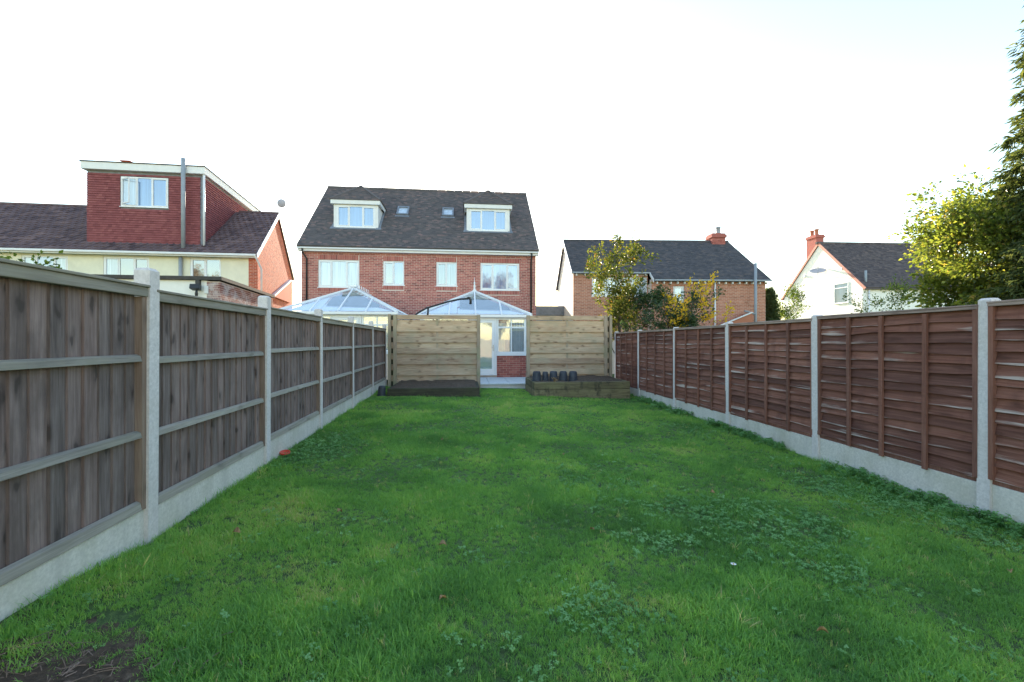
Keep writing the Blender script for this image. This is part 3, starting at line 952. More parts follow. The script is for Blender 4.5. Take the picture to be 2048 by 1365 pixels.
    pan = [[FL, Vector((xs[0], f, ez)), hipx(xs[0], -1)], [Vector((xs[0], f, ez)), Vector((xs[1], f, ez)), AP, hipx(xs[0], -1)],
           [Vector((xs[1], f, ez)), Vector((xs[2], f, ez)), hipx(xs[2], 1), AP], [Vector((xs[2], f, ez)), FR_, hipx(xs[2], 1)]]
    for p in pan:
        MB().prism(p, th).build('roof_pane', M['glass_roof'], rf)
    for ex, F0, B0 in ((e0, FL, BL), (e1, FR_, BR)):
        cuts = [0] + [k / 5 for k in range(1, 6)]
        MB().prism([F0, Vector((ex, ya, ez)), AP], (0, 0, 0.012)).build('roof_pane', M['glass_roof'], rf)
        for k in range(5):
            y0, y1 = ya + (YB - ya) * cuts[k], ya + (YB - ya) * cuts[k + 1]
            MB().prism([(ex, y0, ez), (ex, y1, ez), (cx, y1, az), (cx, y0, az)], (0, 0, 0.012)).build('roof_pane', M['glass_roof'], rf)
    # finial
    if near:
        MB().lathe([(0.07, -0.02), (0.075, 0.04), (0.04, 0.07), (0.035, 0.16), (0.05, 0.19), (0.025, 0.24), (0.028, 0.3), (0.038, 0.32), (0.014, 0.36), (0.004, 0.54)], (cx, ya, az), 12).build('finial', M['upvc'], root, smooth=True)
    else:
        mb = MB().box(cx - 0.12, cx + 0.12, ya - 0.08, ya + 0.1, az + .03, az + 0.08)
        for k in range(8):
            mb.bar((cx + 0.02, ya + 0.2 + k * 0.3, az + 0.05), (cx + 0.02, ya + 0.24 + k * 0.3, az + 0.2), 0.02, 0.02)
        mb.build('ridge_cresting', M['upvc'], root)
    # inside: teal roof blind, added white sheets, back wall, blinds at the window
    yi = f + 0.35
    def under(x, y):
        return Vector((x, y, ez + (az - ez) * (y - f) / (ya - f) - 0.07))
    MB().prism([under(cx - 0.55, 0.42), under(cx + 0.5, 0.36), under(cx + 1.25, 0.36), under(cx + 1.2, 0.62), under(cx + 0.05, 1.75), under(cx - 0.55, 1.25)], (0, 0, -0.01)).build('roof_blind', M['blind_teal'], root)
    MB().prism([under(cx - 1.7, 0.1), under(cx - 0.64, 0.1), under(cx - 0.64, 1.2)], (0, 0, -0.01)).build('roof_blind', M['white_paint'], root)  # white sheets added for the sky's paleness on the roof glass
    MB().prism([under(cx - 0.62, 0.1), under(cx + 1.7, 0.1), under(cx + 1.1, 0.42), under(cx - 0.62, 0.52)], (0, 0, -0.01)).build('roof_blind', M['white_paint'], root)
    MB().box(X0 + 0.1, X1 - 0.1, YB - 0.05, YB - 0.02, 0.0, 2.2).build('back_wall', M['interior'], root)
    MB().box(X0 + 0.1, X1 - 0.1, 0.13, YB - 0.05, 0.0, 0.2).build('floor_slab', M['slab'], root)
    if near:
        rr = random.Random(9)
        for k in range(9):
            xx = 0.24 + k * 0.082
            o = MB().box(-0.042, 0.042, -0.003, 0.003, 0, 0.74).build('blind_slat', M['blind_blue'], root, loc=(xx, 0.2, 0.97), rot=(0, 0, rr.uniform(0.15, 0.5)))
        MB().box(-1.0, 0.88, 0.16, 0.24, 1.72, 1.78).build('blind_rail', M['interior'], root)
    return root

conservatory(0.0, 0.0, 'white conservatory with tall roof finial, glazed door seen between the two wooden screens', True)
conservatory(-4.53, 0.07, 'neighbouring white conservatory whose glazed roof rises behind the grey fence', False)

# patio
pt = empty('patio', (-0.414, 15.0, 0), A6)
pt['kind'] = 'structure'
MB().box(-3.0, 4.0, -2.2, -0.3, -0.3, 0.085).build('bedding', M['concrete'], pt)
rr = random.Random(3)
for i in range(11):
    for j in range(5):
        xx, yy = -2.9 + i * 0.605, -2.25 + j * 0.455
        MB().box(xx, xx + 0.595, yy, yy + 0.445, 0.086, 0.126 + rr.uniform(-0.002, 0.002)).build('paving_slab', M['slab'], pt, bevel=0.006)

# ------------------------------------------------------------------ red house to the right
red = empty('red_brick_house', (3.11, 22.0, 0.0), R(2))
tag(red, 'older brick house with a dark hung-low roof and one chimney pot, behind the pear tree', 'house')
RW, RWD = 9.57, 5.4
rwin = [(0.94, 3.76, 3.65, 4.6), (4.89, 5.44, 3.3, 4.1)]
mb = MB()
wall_holes(mb, 0, 3.8, -0.3, 4.78, 0, 0.28, rwin)
wall_holes(mb, 3.8, RW, -0.3, 4.44, -0.55, -0.27, rwin)
mb.box(3.8, 4.08, -0.27, 0.0, -0.3, 4.25)
mb.box(RW - 0.28, RW, 0.28, RWD, -0.3, 4.3).box(0, RW, RWD - 0.02, RWD + 0.25, -0.3, 4.6)
mb.prism([(RW - 0.28, 0.0, 4.3), (RW - 0.28, RWD + .2, 4.3), (RW - 0.28, 2.7, 6.8)], (0.28, 0, 0))
rwall = mb.build('wall', M['mortar'], red)
mb = MB()
bricks(mb, (0, 0, 0), (1, 0, 0), (0, -1, 0), 1.4, 4.74, lambda z: (0.0, 3.8), rwin, seed=11)
bricks(mb, (0, -0.55, 0), (1, 0, 0), (0, -1, 0), 1.4, 4.4, lambda z: (3.8, RW), rwin, seed=15)
bricks(mb, (RW, 0, 0), (0, 1, 0), (1, 0, 0), 1.4, 4.3, lambda z: (0.0, RWD), seed=12)
tag(mb.build('brickwork', M['brick_old'], rwall), kind='stuff')
mb = MB().box(0, 0.28, 0.28, RWD, -0.3, 4.7).prism([(0, 0.0, 4.7), (0, RWD + .2, 4.7), (0, 2.75, 6.9)], (0.28, 0, 0))
mb.build('side_wall', M['white_render'], red)
rsl = (7.07 - 4.88) / (2.7 + 0.15)
def rz_(y):
    return 4.88 + (y + 0.15) * rsl
yl = -0.72
mb = MB()
nr = Vector((0, 0, -0.13))
def slab(mb, pts, off=(0, 0, -0.13)):
    mb.prism(pts, off)
slab(mb, [(-0.1, -0.15, rz_(-0.15)), (3.85, -0.15, rz_(-0.15)), (3.85, 2.7, rz_(2.7)), (-0.1, 2.7, rz_(2.7))])
slab(mb, [(3.85, yl, rz_(yl)), (9.42, yl, rz_(yl)), (9.42, 2.7, rz_(2.7)), (3.85, 2.7, rz_(2.7))])
slab(mb, [(-0.1, 2.7, 7.07), (9.42, 2.7, 7.07), (9.42, 5.8, 4.7), (-0.1, 5.8, 4.7)])
mb.prism([(9.42, yl, rz_(yl)), (9.75, yl, rz_(yl)), (9.42, 2.7, 7.07)], (0, 0, -0.1))
rroof = mb.build('roof', M['tile_red_house'], red)
mb = MB()
tile_face(mb, [(-0.1, -0.15, rz_(-0.15)), (3.85, -0.15, rz_(-0.15)), (3.85, 2.7, rz_(2.7)), (-0.1, 2.7, rz_(2.7))], 0.11, 0.17, 0.011, seed=71)
tile_face(mb, [(3.85, yl, rz_(yl)), (9.72, yl, rz_(yl)), (9.42, 2.7, rz_(2.7)), (3.85, 2.7, rz_(2.7))], 0.11, 0.17, 0.011, seed=72)
tag(mb.build('roof_tiles', M['tile_red_house'], rroof), kind='stuff')
mb = MB()
for k in range(22):
    mb.tube([(-0.1 + k * 0.433, 2.7, 7.05), (-0.1 + k * 0.433 + 0.42, 2.7, 7.05)], 0.1, 6, rnd.random())
tag(mb.build('ridge_tiles', M['tile_red_house'], rroof), kind='stuff')
MB().prism([(3.82, -0.2, rz_(-0.2)), (3.82, -0.74, rz_(-0.74)), (3.82, -0.74, 4.25), (3.82, -0.2, 4.68)], (0.03, 0, 0)).build('step_board', M['white_paint'], red)
MB().box(-0.1, 3.8, -0.27, -0.17, rz_(-.15) - 0.12, rz_(-.15) - 0.04).build('gutter', M['grey_plastic'], red, bevel=0.015)
MB().box(3.87, 9.75, yl - 0.12, yl - 0.02, rz_(yl) - 0.12, rz_(yl) - 0.04).build('gutter', M['grey_plastic'], red, bevel=0.015)
for k in range(9):
    xx = 0.1 + k * 0.44
    MB().box(xx, xx + 0.07, -0.16, 0.0, 4.66, 4.77).build('rafter_foot', M['white_paint'], red)
for k in range(17):
    xx = 4.0 + k * 0.345
    MB().box(xx, xx + 0.06, yl + 0.0, -0.55, 4.2, 4.3).build('rafter_foot', M['white_paint'], red)
MB().bar((-0.12, -0.15, rz_(-0.15) - 0.08), (-0.12, 2.7, 7.0), 0.03, 0.16).bar((-0.12, 2.7, 7.0), (-0.12, 5.8, 4.64), 0.03, 0.16).build('bargeboard', M['white_paint'], red)
window(red, 0.94, 3.76, 3.65, 4.6, 0.04, [1, 0.8, 0.8, 1], 'glass_net')
window(red, 4.89, 5.44, 3.3, 4.1, -0.51, [1], 'glass_blue')
MB().tube([(6.97, -0.62, 4.3), (6.97, -0.62, 0.5)], 0.04, 8).build('downpipe', M['pipe_white'], red, smooth=True)
MB().tube([(8.85, -0.9, 5.2), (8.85, -0.9, 0.5)], 0.065, 10).tube([(8.85, -0.9, 2.68), (8.5, -0.9, 2.8), (8.3, -0.9, 2.84)], 0.05, 8).build('soil_pipe', M['grey_plastic'], red, smooth=True)
MB().prism([(6.6, -1.2, 1.9), (8.6, -1.2, 1.9), (8.5, -1.2, 2.72)], (0, 0.66, 0)).build('porch', M['brick_old'], red)
MB().bar((6.5, -1.2, 1.95), (8.5, -1.2, 2.76), 0.12, 0.05).build('verge', M['white_paint'], red)
ch = MB()
ch.box(8.35, 9.1, 2.4, 3.05, 6.3, 7.25)
ch.box(8.29, 9.16, 2.34, 3.11, 7.25, 7.42).box(8.35, 9.1, 2.4, 3.05, 7.42, 7.5)
cs = ch.build('chimney', M['brick_main'], rroof)
mbb = MB()
bricks(mbb, (8.35, 2.4, 0), (1, 0, 0), (0, -1, 0), 6.5, 7.25, lambda z: (0, .75), seed=13)
bricks(mbb, (8.35, 2.4, 0), (0, 1, 0), (-1, 0, 0), 6.5, 7.25, lambda z: (0, .65), seed=14)
MB().lathe([(0.14, 0), (0.13, 0.1), (0.11, 0.34), (0.14, 0.36), (0.14, 0.42), (0.1, 0.42)], (8.85, 2.72, 7.5), 12).build('chimney_pot', M['grey_plastic'], rroof, smooth=True)
mbb.build('chimney_bricks', M['brick_main'], rroof)['kind'] = 'stuff'

# ------------------------------------------------------------------ white house at far right
wh = empty('white_house', (22.593, 28.0, 0.0), R(3.5))
tag(wh, 'white rendered gabled house with brick chimney and a satellite dish on its sunlit gable', 'house')
WD, WL = 7.4, 9.5
WR = 8.5
gw = (1.1, 2.32, 3.95, 5.33)
mb = MB()
mb.box(0.28, WL, 0, 0.28, -0.3, 4.85).box(0.28, WL, WD - 0.28, WD, -0.3, 4.85).box(WL - 0.28, WL, 0.28, WD - 0.28, -0.3, 4.85)
# gable wall (faces -x) with a window opening
mg = MB()
wall_holes(mg, 0, WD, -0.3, 4.85, 0, 0.28, [gw])
mg.v = [(yy, xx, zz) for xx, yy, zz in mg.v]
mg.f = [tuple(reversed(q)) for q in mg.f]
def gwall(pts):
    mg.prism([(0, yy, zz) for yy, zz in pts], (0.28, 0, 0))
gs = (WR - 0.15 - 4.85) / (WD / 2)
gwall([(0, 4.85), (gw[0], 4.85), (gw[0], 4.85 + gs * gw[0])])
gwall([(gw[0], gw[3]), (gw[1], gw[3]), (gw[1], 4.85 + gs * gw[1]), (gw[0], 4.85 + gs * gw[0])])
gwall([(gw[1], 4.85), (WD, 4.85), (WD / 2, WR - 0.15), (gw[1], 4.85 + gs * gw[1])])
mg.build('gable_wall', M['white_render'], wh)
mb.build('wall', M['white_render'], wh)
wslp = (WR - 4.8) / (WD / 2 + 0.2)
mb = MB()
slab(mb, [(-0.06, -0.2, 4.8), (WL + 0.2, -0.2, 4.8), (WL + 0.2, WD / 2, WR), (-0.06, WD / 2, WR)], (0, 0, -0.12))
slab(mb, [(-0.06, WD / 2, WR), (WL + 0.2, WD / 2, WR), (WL + 0.2, WD + 0.2, 4.8), (-0.06, WD + 0.2, 4.8)], (0, 0, -0.12))
wroof = mb.build('roof', M['tile_white_house'], wh)
mb = MB()
tile_face(mb, [(-0.06, -0.2, 4.8), (WL + 0.2, -0.2, 4.8), (WL + 0.2, WD / 2, WR), (-0.06, WD / 2, WR)], 0.13, 0.2, 0.014, seed=81)
for k in range(22):
    mb.tube([(-0.22 + k * 0.45, WD / 2, WR), (-0.22 + k * 0.45 + 0.44, WD / 2, WR)], 0.1, 6, rnd.random())
tag(mb.build('roof_tiles', M['tile_white_house'], wroof), kind='stuff')
mb = MB().bar((-0.075, -0.25, 4.72), (-0.075, WD / 2, WR - 0.03), 0.035, 0.17).bar((-0.075, WD / 2, WR - 0.03), (-0.075, WD + 0.25, 4.72), 0.035, 0.17)
mb.build('bargeboard', M['barge_pink'], wh)
for k, (yy, zz) in enumerate(((1.6, 6.35), (5.05, 6.35))):
    MB().box(-0.1, 0.0, yy - 0.07, yy + 0.07, zz - 0.14, zz + 0.02).build('purlin_end', M['white_paint'], wh)
# gable window, frame turned to face -x
gwr = empty('gable_window', (-0.09, WD, 0), R(-90), wh)
window(gwr, WD - gw[1], WD - gw[0], gw[2], gw[3], 0.06, [1], 'glass_blue_dark', fname='window_frame', transom=5.0, flat=True)
MB().tube([(0.34, -0.08, 4.7), (0.34, -0.08, 0.3)], 0.05, 8).build('downpipe', M['pipe_white'], wh, smooth=True)
MB().tube([(0.42, 0.25, 4.9), (0.42, 0.25, 5.95)], 0.07, 10).build('vent_pipe', M['grey_plastic'], wroof, smooth=True)
ch = MB().box(0.05, 0.65, 4.05, 5.0, 7.0, 9.0).box(-0.01, 0.71, 3.99, 5.06, 9.0, 9.12).box(0.02, 0.68, 4.02, 5.03, 9.12, 9.22)
ch.build('chimney', M['brick_main'], wroof)
for yy in (4.3, 4.75):
    MB().lathe([(0.14, 0), (0.12, 0.1), (0.12, 0.36), (0.15, 0.38), (0.15, 0.45), (0.11, 0.45)], (0.3, yy, 9.22), 12).build('chimney_pot', M['brick_old'], wroof, smooth=True)
dish = empty('satellite_dish', (0, 0, 0), 0)
dish.parent = None
dish.matrix_world = Matrix.Translation((22.593, 28.0, 0)) @ Matrix.Rotation(R(3.5), 4, 'Z') @ Matrix.Translation((-0.4, 3.3, 6.35)) @ Matrix.Rotation(R(52), 4, 'Z') @ Matrix.Rotation(R(-38), 4, 'Y')
tag(dish, 'large oval grey satellite dish on the sunlit white gable', 'satellite dish')
prof = [(0.001, 0.0), (0.15, 0.012), (0.3, 0.045), (0.42, 0.09), (0.43, 0.1), (0.42, 0.1), (0.3, 0.057), (0.15, 0.024), (0.001, 0.012)]
o = MB().lathe(prof, (0, 0, 0), 28).build('reflector', M['dish'], dish, smooth=True)
o.scale = (0.8, 1.15, 1)
MB().tube([(0, 0, 0), (0.05, 0, -0.16), (0.25, 0, -0.42)], 0.022, 8).build('bracket', M['steel'], dish, smooth=True)
MB().tube([(-0.33, 0, 0.08), (-0.3, 0, 0.3), (-0.1, 0, 0.42)], 0.013, 6).lathe([(0.03, 0.38), (0.045, 0.4), (0.045, 0.46), (0.02, 0.48)], (-0.09, 0, 0), 10).build('receiver_arm', M['grey_plastic'], dish, smooth=True)

# ------------------------------------------------------------------ left house with tile-hung dormer
AL = R(7.5)
lh = empty('rendered_house', (-12.871, 22.0, 0.0), AL)
tag(lh, 'cream rendered house with a big red tile-hung flat-roofed dormer and orange brick gable', 'house')
SK = -0.15                       # the gable runs slightly skew to the front
LX0, LRY, LD = -22.0, 4.15, 8.3
LEZ, LRZ = 5.72, 9.0
lsl = (LRZ - LEZ) / (LRY + 0.35)
def lz(y):
    return LEZ + (y + 0.35) * lsl
lwin = [(-7.01, -4.98, 4.2, 5.48), (-3.14, -1.72, 4.2, 5.5), (-10.5, -8.53, 4.2, 5.46)]
mb = MB()
wall_holes(mb, LX0, -0.42, -0.3, 5.62, 0, 0.25, lwin)
mb.build('wall', M['cream_render'], lh)
MB().box(LX0, -1.6, LD - 0.25, LD, -0.3, 5.62).box(LX0, LX0 + .25, 0.25, LD - .25, -0.3, 5.62).build('back_wall', M['cream_render'], lh)
mb = MB()
mb.prism([(-0.42, 0.0, -0.3), (0, 0, -0.3), (SK * LD, LD, -0.3), (SK * LD - 0.42, LD, -0.3)], (0, 0, 5.9))
mb.prism([(-0.3, 0.0, 5.6), (-0.3 + SK * LD, LD, 5.6), (-0.3 + SK * LRY, LRY, 8.75)], (0.3, 0, 0))
gwl = mb.build('gable_wall', M['mortar'], lh)
gdir = Vector((SK, 1, 0)).normalized()
gn = Vector((1, -SK, 0)).normalized()
glen = LD / gdir.y
mb = MB()
gsp = (8.77 - 5.6) / (glen / 2)
bricks(mb, (0, 0, 0), gdir, gn, 1.2, 8.74, lambda z: (0.0, glen) if z < 5.6 else ((z - 5.6) / gsp, glen - (z - 5.6) / gsp), seed=31)
bricks(mb, (-0.42, 0, 0), (1, 0, 0), (0, -1, 0), 1.2, 5.58, lambda z: (0.0, 0.42), seed=32)
tag(mb.build('brickwork', M['brick_orange'], gwl), kind='stuff')
DX0, DX1, DYF, DYB = -7.95, -2.72, 0.35, 7.8
mb = MB()
xr = 0.07
def rx(y):
    return xr + SK * y
slab(mb, [(LX0 - .2, -0.35, LEZ), (rx(-.35), -0.35, LEZ), (rx(LRY), LRY, LRZ), (LX0 - .2, LRY, LRZ)])
slab(mb, [(LX0 - .2, LRY, LRZ), (rx(LRY), LRY, LRZ), (rx(LD + .35), LD + 0.35, LEZ), (LX0 - .2, LD + 0.35, LEZ)])
lroof = mb.build('roof', M['tile_left'], lh)
mb = MB()
ls = math.hypot(LRY + 0.35, LRZ - LEZ) / (LRY + 0.35)
tile_face(mb, [(LX0 - .2, -0.35, LEZ), (rx(-.35), -0.35, LEZ), (rx(LRY), LRY, LRZ), (LX0 - .2, LRY, LRZ)], 0.3, 0.3, 0.02, [(DX0 - LX0 + .2, DX1 - LX0 + .2, (DYF + 0.35) * ls, 99)], 33, roll=0.05)
tag(mb.build('roof_tiles', M['tile_left'], lroof), kind='stuff')
MB().box(LX0, DX0, LRY - 0.12, LRY + 0.12, LRZ - 0.06, LRZ + 0.06).build('ridge_tile', M['tile_left'], lroof)
MB().box(DX1, rx(LRY), LRY - 0.12, LRY + 0.12, LRZ - 0.06, LRZ + 0.06).build('ridge_tile', M['tile_left'], lroof)
mb = MB()
mb.prism([(DX0 - 0.7, LRY - 0.9, lz(LRY - .9)), (DX0 - 0.01, LRY - 0.9, lz(LRY - .9)), (DX0 - 0.01, LRY, LRZ + 0.3), (DX0 - 0.4, LRY, LRZ + .3)], (0, 0.1, 0.05))
mb.build('hip_upstand', M['tile_left'], lroof)
MB().box(LX0, 0.1, -0.47, -0.36, LEZ - 0.14, LEZ - 0.03).build('gutter', M['white_paint'], lh, bevel=0.02)
MB().box(LX0, 0.1, -0.355, -0.33, LEZ - 0.2, LEZ - 0.06).box(LX0, 0.02, -0.33, 0.0, LEZ - 0.16, LEZ - 0.135).build('fascia', M['white_paint'], lh)
MB().bar((rx(-.4) + .02, -0.4, LEZ - 0.12), (rx(LRY) + .02, LRY, LRZ - 0.09), 0.035, 0.2).bar((rx(LRY) + .02, LRY, LRZ - 0.09), (rx(LD + .4) + .02, LD + 0.4, LEZ - 0.12), 0.035, 0.2).build('bargeboard', M['white_paint'], lh)
# dormer
mb = MB()
DZ0, DZ1 = lz(DYF) - 0.15, 9.75
dwn = (-6.45, -4.32, 8.02, 9.5)
wall_holes(mb, DX0, DX1, DZ0, DZ1, DYF, DYF + 0.2, [dwn])
mb.box(DX0, DX0 + 0.2, DYF + 0.2, DYB, 6.0, DZ1).prism([(DX1 - 0.2, DYF + .2, DZ0), (DX1, DYF + .2, DZ0), (DX1 + SK * .5 * DYB, DYB, DZ0), (DX1 - .2 + SK * .5 * DYB, DYB, DZ0)], (0, 0, DZ1 - DZ0))
dm = mb.build('dormer', M['lead'], lh)
dm['label'] = 'large red tile-hung flat-roofed dormer'
mb = MB()
rr = random.Random(8)
def hang(mb, o, u, n, L, z0, z1, holes):
    z, k = z0, 0
    o, u, n = Vector(o), Vector(u), Vector(n)
    while z < z1 - 0.03:
        zt = min(z + 0.115, z1)
        for s, e in subtract((0, L), [(h[0], h[1]) for h in holes if h[2] < z + 0.06 < h[3]]):
            p = s - (0.085 if k % 2 else 0)
            while p < e:
                a, b2 = max(p, s), min(p + 0.166, e)
                if b2 - a > 0.02:
                    Z = lambda q: Vector((0, 0, q))
                    A, B = o + u * a, o + u * b2
                    mb.hexa([A + n * .055 + Z(z - .01), B + n * .055 + Z(z - .01), B + Z(z - .01), A + Z(z - .01), A + n * .012 + Z(zt), B + n * .012 + Z(zt), B + Z(zt), A + Z(zt)], min(1, max(0, rr.gauss(.5, .2))))
                p += 0.17
        z += 0.115
        k += 1
hang(mb, (DX0, DYF, 0), (1, 0, 0), (0, -1, 0), DX1 - DX0 - 0.12, DZ0 + 0.12, DZ1 - 0.12, [(dwn[0] - DX0 - .03, dwn[1] - DX0 + .03, dwn[2] - 0.12, dwn[3])])
sd = Vector((SK * .5, 1, 0)).normalized()
hang(mb, (DX1, DYF + 0.12, 0), sd, (1, 0, 0), DYB - DYF - .2, DZ0 + 0.12, DZ1 - 0.1, [])
tag(mb.build('hanging_tiles', M['tile_hung'], dm), kind='stuff')
mb = MB().prism([(DX0 - 0.15, DYF - 0.22, DZ1), (DX1 + 0.18, DYF - 0.22, DZ1), (DX1 + 0.18 + SK * .5 * DYB, DYB + 0.2, DZ1), (DX0 - 0.15, DYB + 0.2, DZ1)], (0, 0, 0.34))
mb.build('roof_fascia', M['white_paint'], dm)
mb = MB().prism([(DX0 - 0.18, DYF - 0.25, DZ1 + 0.342), (DX1 + 0.21, DYF - 0.25, DZ1 + 0.342), (DX1 + 0.21 + SK * .5 * DYB, DYB + 0.2, DZ1 + 0.342), (DX0 - 0.18, DYB + 0.2, DZ1 + 0.342)], (0, 0, 0.05))
mb.build('flat_roof', M['dark_felt'], dm)
window(dm, *dwn[:2], dwn[2], dwn[3], DYF - 0.04, [1, 1, 1], 'glass_blue', fname='window_frame', flat=True, panes=['glass_net', 'glass_blue', 'glass_blue'])
o = MB().box(0, 0.66, 0, 0.04, 0, 0.05).box(0, 0.66, 0, .04, 1.2, 1.25).box(0, .05, 0, .04, .05, 1.2).box(.61, .66, 0, .04, .05, 1.2).build('open_sash', M['upvc'], dm, loc=(-6.41, DYF - .06, 8.13), rot=(0, 0, R(-32)))
MB().box(DX0 - 0.05, DX1 + 0.05, DYF - 0.12, DYF, DZ0 - 0.05, DZ0 + 0.1).build('flashing', M['lead'], dm)
MB().tube([(DX1 + 0.1, DYF - 0.12, DZ1 + .1), (DX1 + 0.1, DYF - 0.1, DZ0 + 0.05)], 0.055, 8).build('downpipe', M['pipe_white'], dm, smooth=True)
MB().tube([(-3.44, DYF - 0.36, 5.95), (-3.44, DYF - 0.36, 10.42)], 0.095, 10).build('soil_pipe', M['grey_plastic'], lh, smooth=True)
MB().tube([(-3.5, -0.12, 3.0), (-3.5, -0.12, 5.5)], 0.085, 10).build('soil_pipe', M['grey_plastic'], lh, smooth=True)
MB().box(-6.55, -6.2, 0.5, 0.8, 10.13, 10.32).box(-6.6, -6.15, 0.45, 0.85, 10.32, 10.36).build('roof_vent', M['brick_orange'], dm)
for wv, pn, lt in ((lwin[0], ['glass_net', 'glass_dark', 'glass_dark'], [1, 1.1, 1]), (lwin[1], ['glass_dark', 'glass_dark'], [1, 1]), (lwin[2], ['glass_net', 'glass_blue', 'glass_net'], [1, 1.4, 1])):
    window(lh, wv[0], wv[1], wv[2], wv[3], 0.03, lt, 'glass_dark', panes=pn, fw=0.08)
MB().tube([(0.05, -0.42, LEZ - 0.1), (0.09, -0.3, LEZ - 0.25), (0.14, 0.12, LEZ - 0.7), (0.14, 0.12, 3.0)], 0.05, 8).build('downpipe', M['pipe_white'], lh, smooth=True)
g0 = gdir * 3.0 + gn * 0.02
MB().prism([tuple(gdir * 2.9 + Vector((0, 0, 3.9))), tuple(gdir * 7.2 + Vector((0, 0, 3.9))), tuple(gdir * 7.2 + Vector((0, 0, 5.3)))], gn * 0.12).build('lean_to', M['brick_orange'], lh)
MB().bar(gdir * 2.8 + gn * 0.07 + Vector((0, 0, 3.95)), gdir * 7.3 + gn * 0.07 + Vector((0, 0, 5.42)), 0.2, 0.1).build('lean_to_verge', M['white_paint'], lh)
# satellite dish on the ridge end
ds = empty('satellite_dish', (0, 0, 0))
ds.matrix_world = Matrix.Translation((-12.871, 22.0, 0)) @ Matrix.Rotation(AL, 4, 'Z') @ Matrix.Translation((-0.4, LRY, 9.62)) @ Matrix.Rotation(R(25), 4, 'Z')
tag(ds, 'small pale satellite dish on a pole above the orange brick gable', 'satellite dish')
o = MB().lathe(prof, (0, 0, 0), 24).build('reflector', M['dish'], ds, smooth=True, rot=(R(-75), R(15), 0))
o.scale = (0.55, 0.6, 0.7)
MB().tube([(0, 0.05, -0.03), (0, 0.12, -0.1), (-0.15, 0.05, -0.4), (-0.15, 0.05, -0.78)], 0.022, 8).build('pole', M['steel'], ds, smooth=True)
MB().tube([(0, -0.03, -0.22), (0.03, -0.28, -0.24), (0.03, -0.33, -0.1)], 0.012, 6).build('receiver_arm', M['grey_plastic'], ds, smooth=True)

# flat-roofed extension in front of the left house
ex = empty('flat_roof_extension', (-10.069, 15.0, 0.0), AL)
tag(ex, 'low white-fronted flat-roofed outbuilding with salt-stained brick side behind the grey fence', 'outbuilding')
ESK = -0.115
EL = 6.2
mb = MB().box(-4.5, -0.42, 0.02, 0.25, -0.3, 3.45).build('wall', M['white_render'], ex)
mb = MB().prism([(-0.42, 0.0, -0.3), (0, 0, -0.3), (ESK * EL, EL, -0.3), (ESK * EL - 0.42, EL, -0.3)], (0, 0, 3.72))
sw = mb.build('side_wall', M['mortar'], ex)
ed = Vector((ESK, 1, 0)).normalized()
en = Vector((1, -ESK, 0)).normalized()
mb = MB()
bricks(mb, (0, 0, 0), ed, en, 1.0, 3.4, lambda z: (0, EL), seed=41)
bricks(mb, (-0.42, 0, 0), (1, 0, 0), (0, -1, 0), 1.0, 3.4, lambda z: (0, .42), seed=42)
tag(mb.build('brickwork', M['brick_white'], sw), kind='stuff')
MB().prism([(-4.6, -0.1, 3.46), (0.1, -0.1, 3.46), (0.1 + ESK * EL, EL, 3.46), (-4.6, EL, 3.46)], (0, 0, 0.12)).build('flat_roof', M['dark_felt'], ex)
c, s = math.cos(AL), math.sin(AL)
sl_ = empty('security_light', (-10.069 + c * -0.66 + s * .1, 15.0 + s * -0.66 - .1, 3.2), AL)
tag(sl_, 'black floodlight under the flat roof edge of the white outbuilding', 'light')
MB().box(-0.06, 0.06, -0.02, 0.1, 0.0, 0.25).build('bracket', M['black_plastic'], sl_)
MB().hexa([(-0.16, -0.2, -0.06), (0.16, -0.2, -0.06), (0.14, -0.02, -0.12), (-0.14, -0.02, -0.12), (-0.16, -0.16, 0.1), (0.16, -0.16, 0.1), (0.14, -0.02, 0.06), (-0.14, -0.02, 0.06)]).build('lamp_head', M['black_plastic'], sl_, bevel=0.01)
MB().lathe([(0.04, -0.3), (0.05, -0.22), (0.03, -0.12)], (0, -0.06, 0), 10).build('sensor', M['black_plastic'], sl_)
MB().box(0.17, 0.3, 0.05, 0.1, -0.2, 0.06).build('junction_box', M['white_paint'], sl_)

# small grey garage between the houses and a far roof
ga = empty('garage', (1.55, 25.0, 0), R(4))
tag(ga, 'small grey flat-roofed garage glimpsed between the two brick houses', 'garage')
MB().box(-0.3, 1.35, 0, 4, -0.3, 2.85).build('wall', M['grey_plastic'], ga)
MB().box(-0.4, 1.45, -0.12, 4.1, 2.85, 3.38).build('roof_edge', M['lead'], ga)
fh = empty('far_house', (24.2, 45.0, 0), R(5))
tag(fh, 'distant dark roof with slim chimney beyond the cypress bush', 'house')
MB().box(-2.5, 2.5, 0, 6, -0.3, 5.1).build('wall', M['brick_old'], fh)
MB().prism([(-2.8, -0.3, 5.0), (2.8, -0.3, 5.0), (2.0, 3, 6.1), (-2.0, 3, 6.1)], (0, 0, -0.1)).prism([(-2.0, 3, 6.1), (2.0, 3, 6.1), (2.8, 6.3, 5.0), (-2.8, 6.3, 5.0)], (0, 0, -0.1)).build('roof', M['tile_red_house'], fh)
MB().box(2.0, 2.4, 1.5, 2.0, 4.8, 7.3).build('chimney', M['brick_old'], fh)

# ------------------------------------------------------------------ fences
def post_mesh(h, w=0.095):
    mb = MB()
    a = w / 2
    mb.box(-a, a, -a, a, 0, h - 0.018)
    n = len(mb.v)
    b2 = a - 0.014
    mb.hexa([(-a, -a, h - .018), (a, -a, h - .018), (a, a, h - .018), (-a, a, h - .018), (-b2, -b2, h), (b2, -b2, h), (b2, b2, h), (-b2, b2, h)])
    return mb.mesh('post', M['concrete'])

def line_x(a, k, y):
    return a + k * y

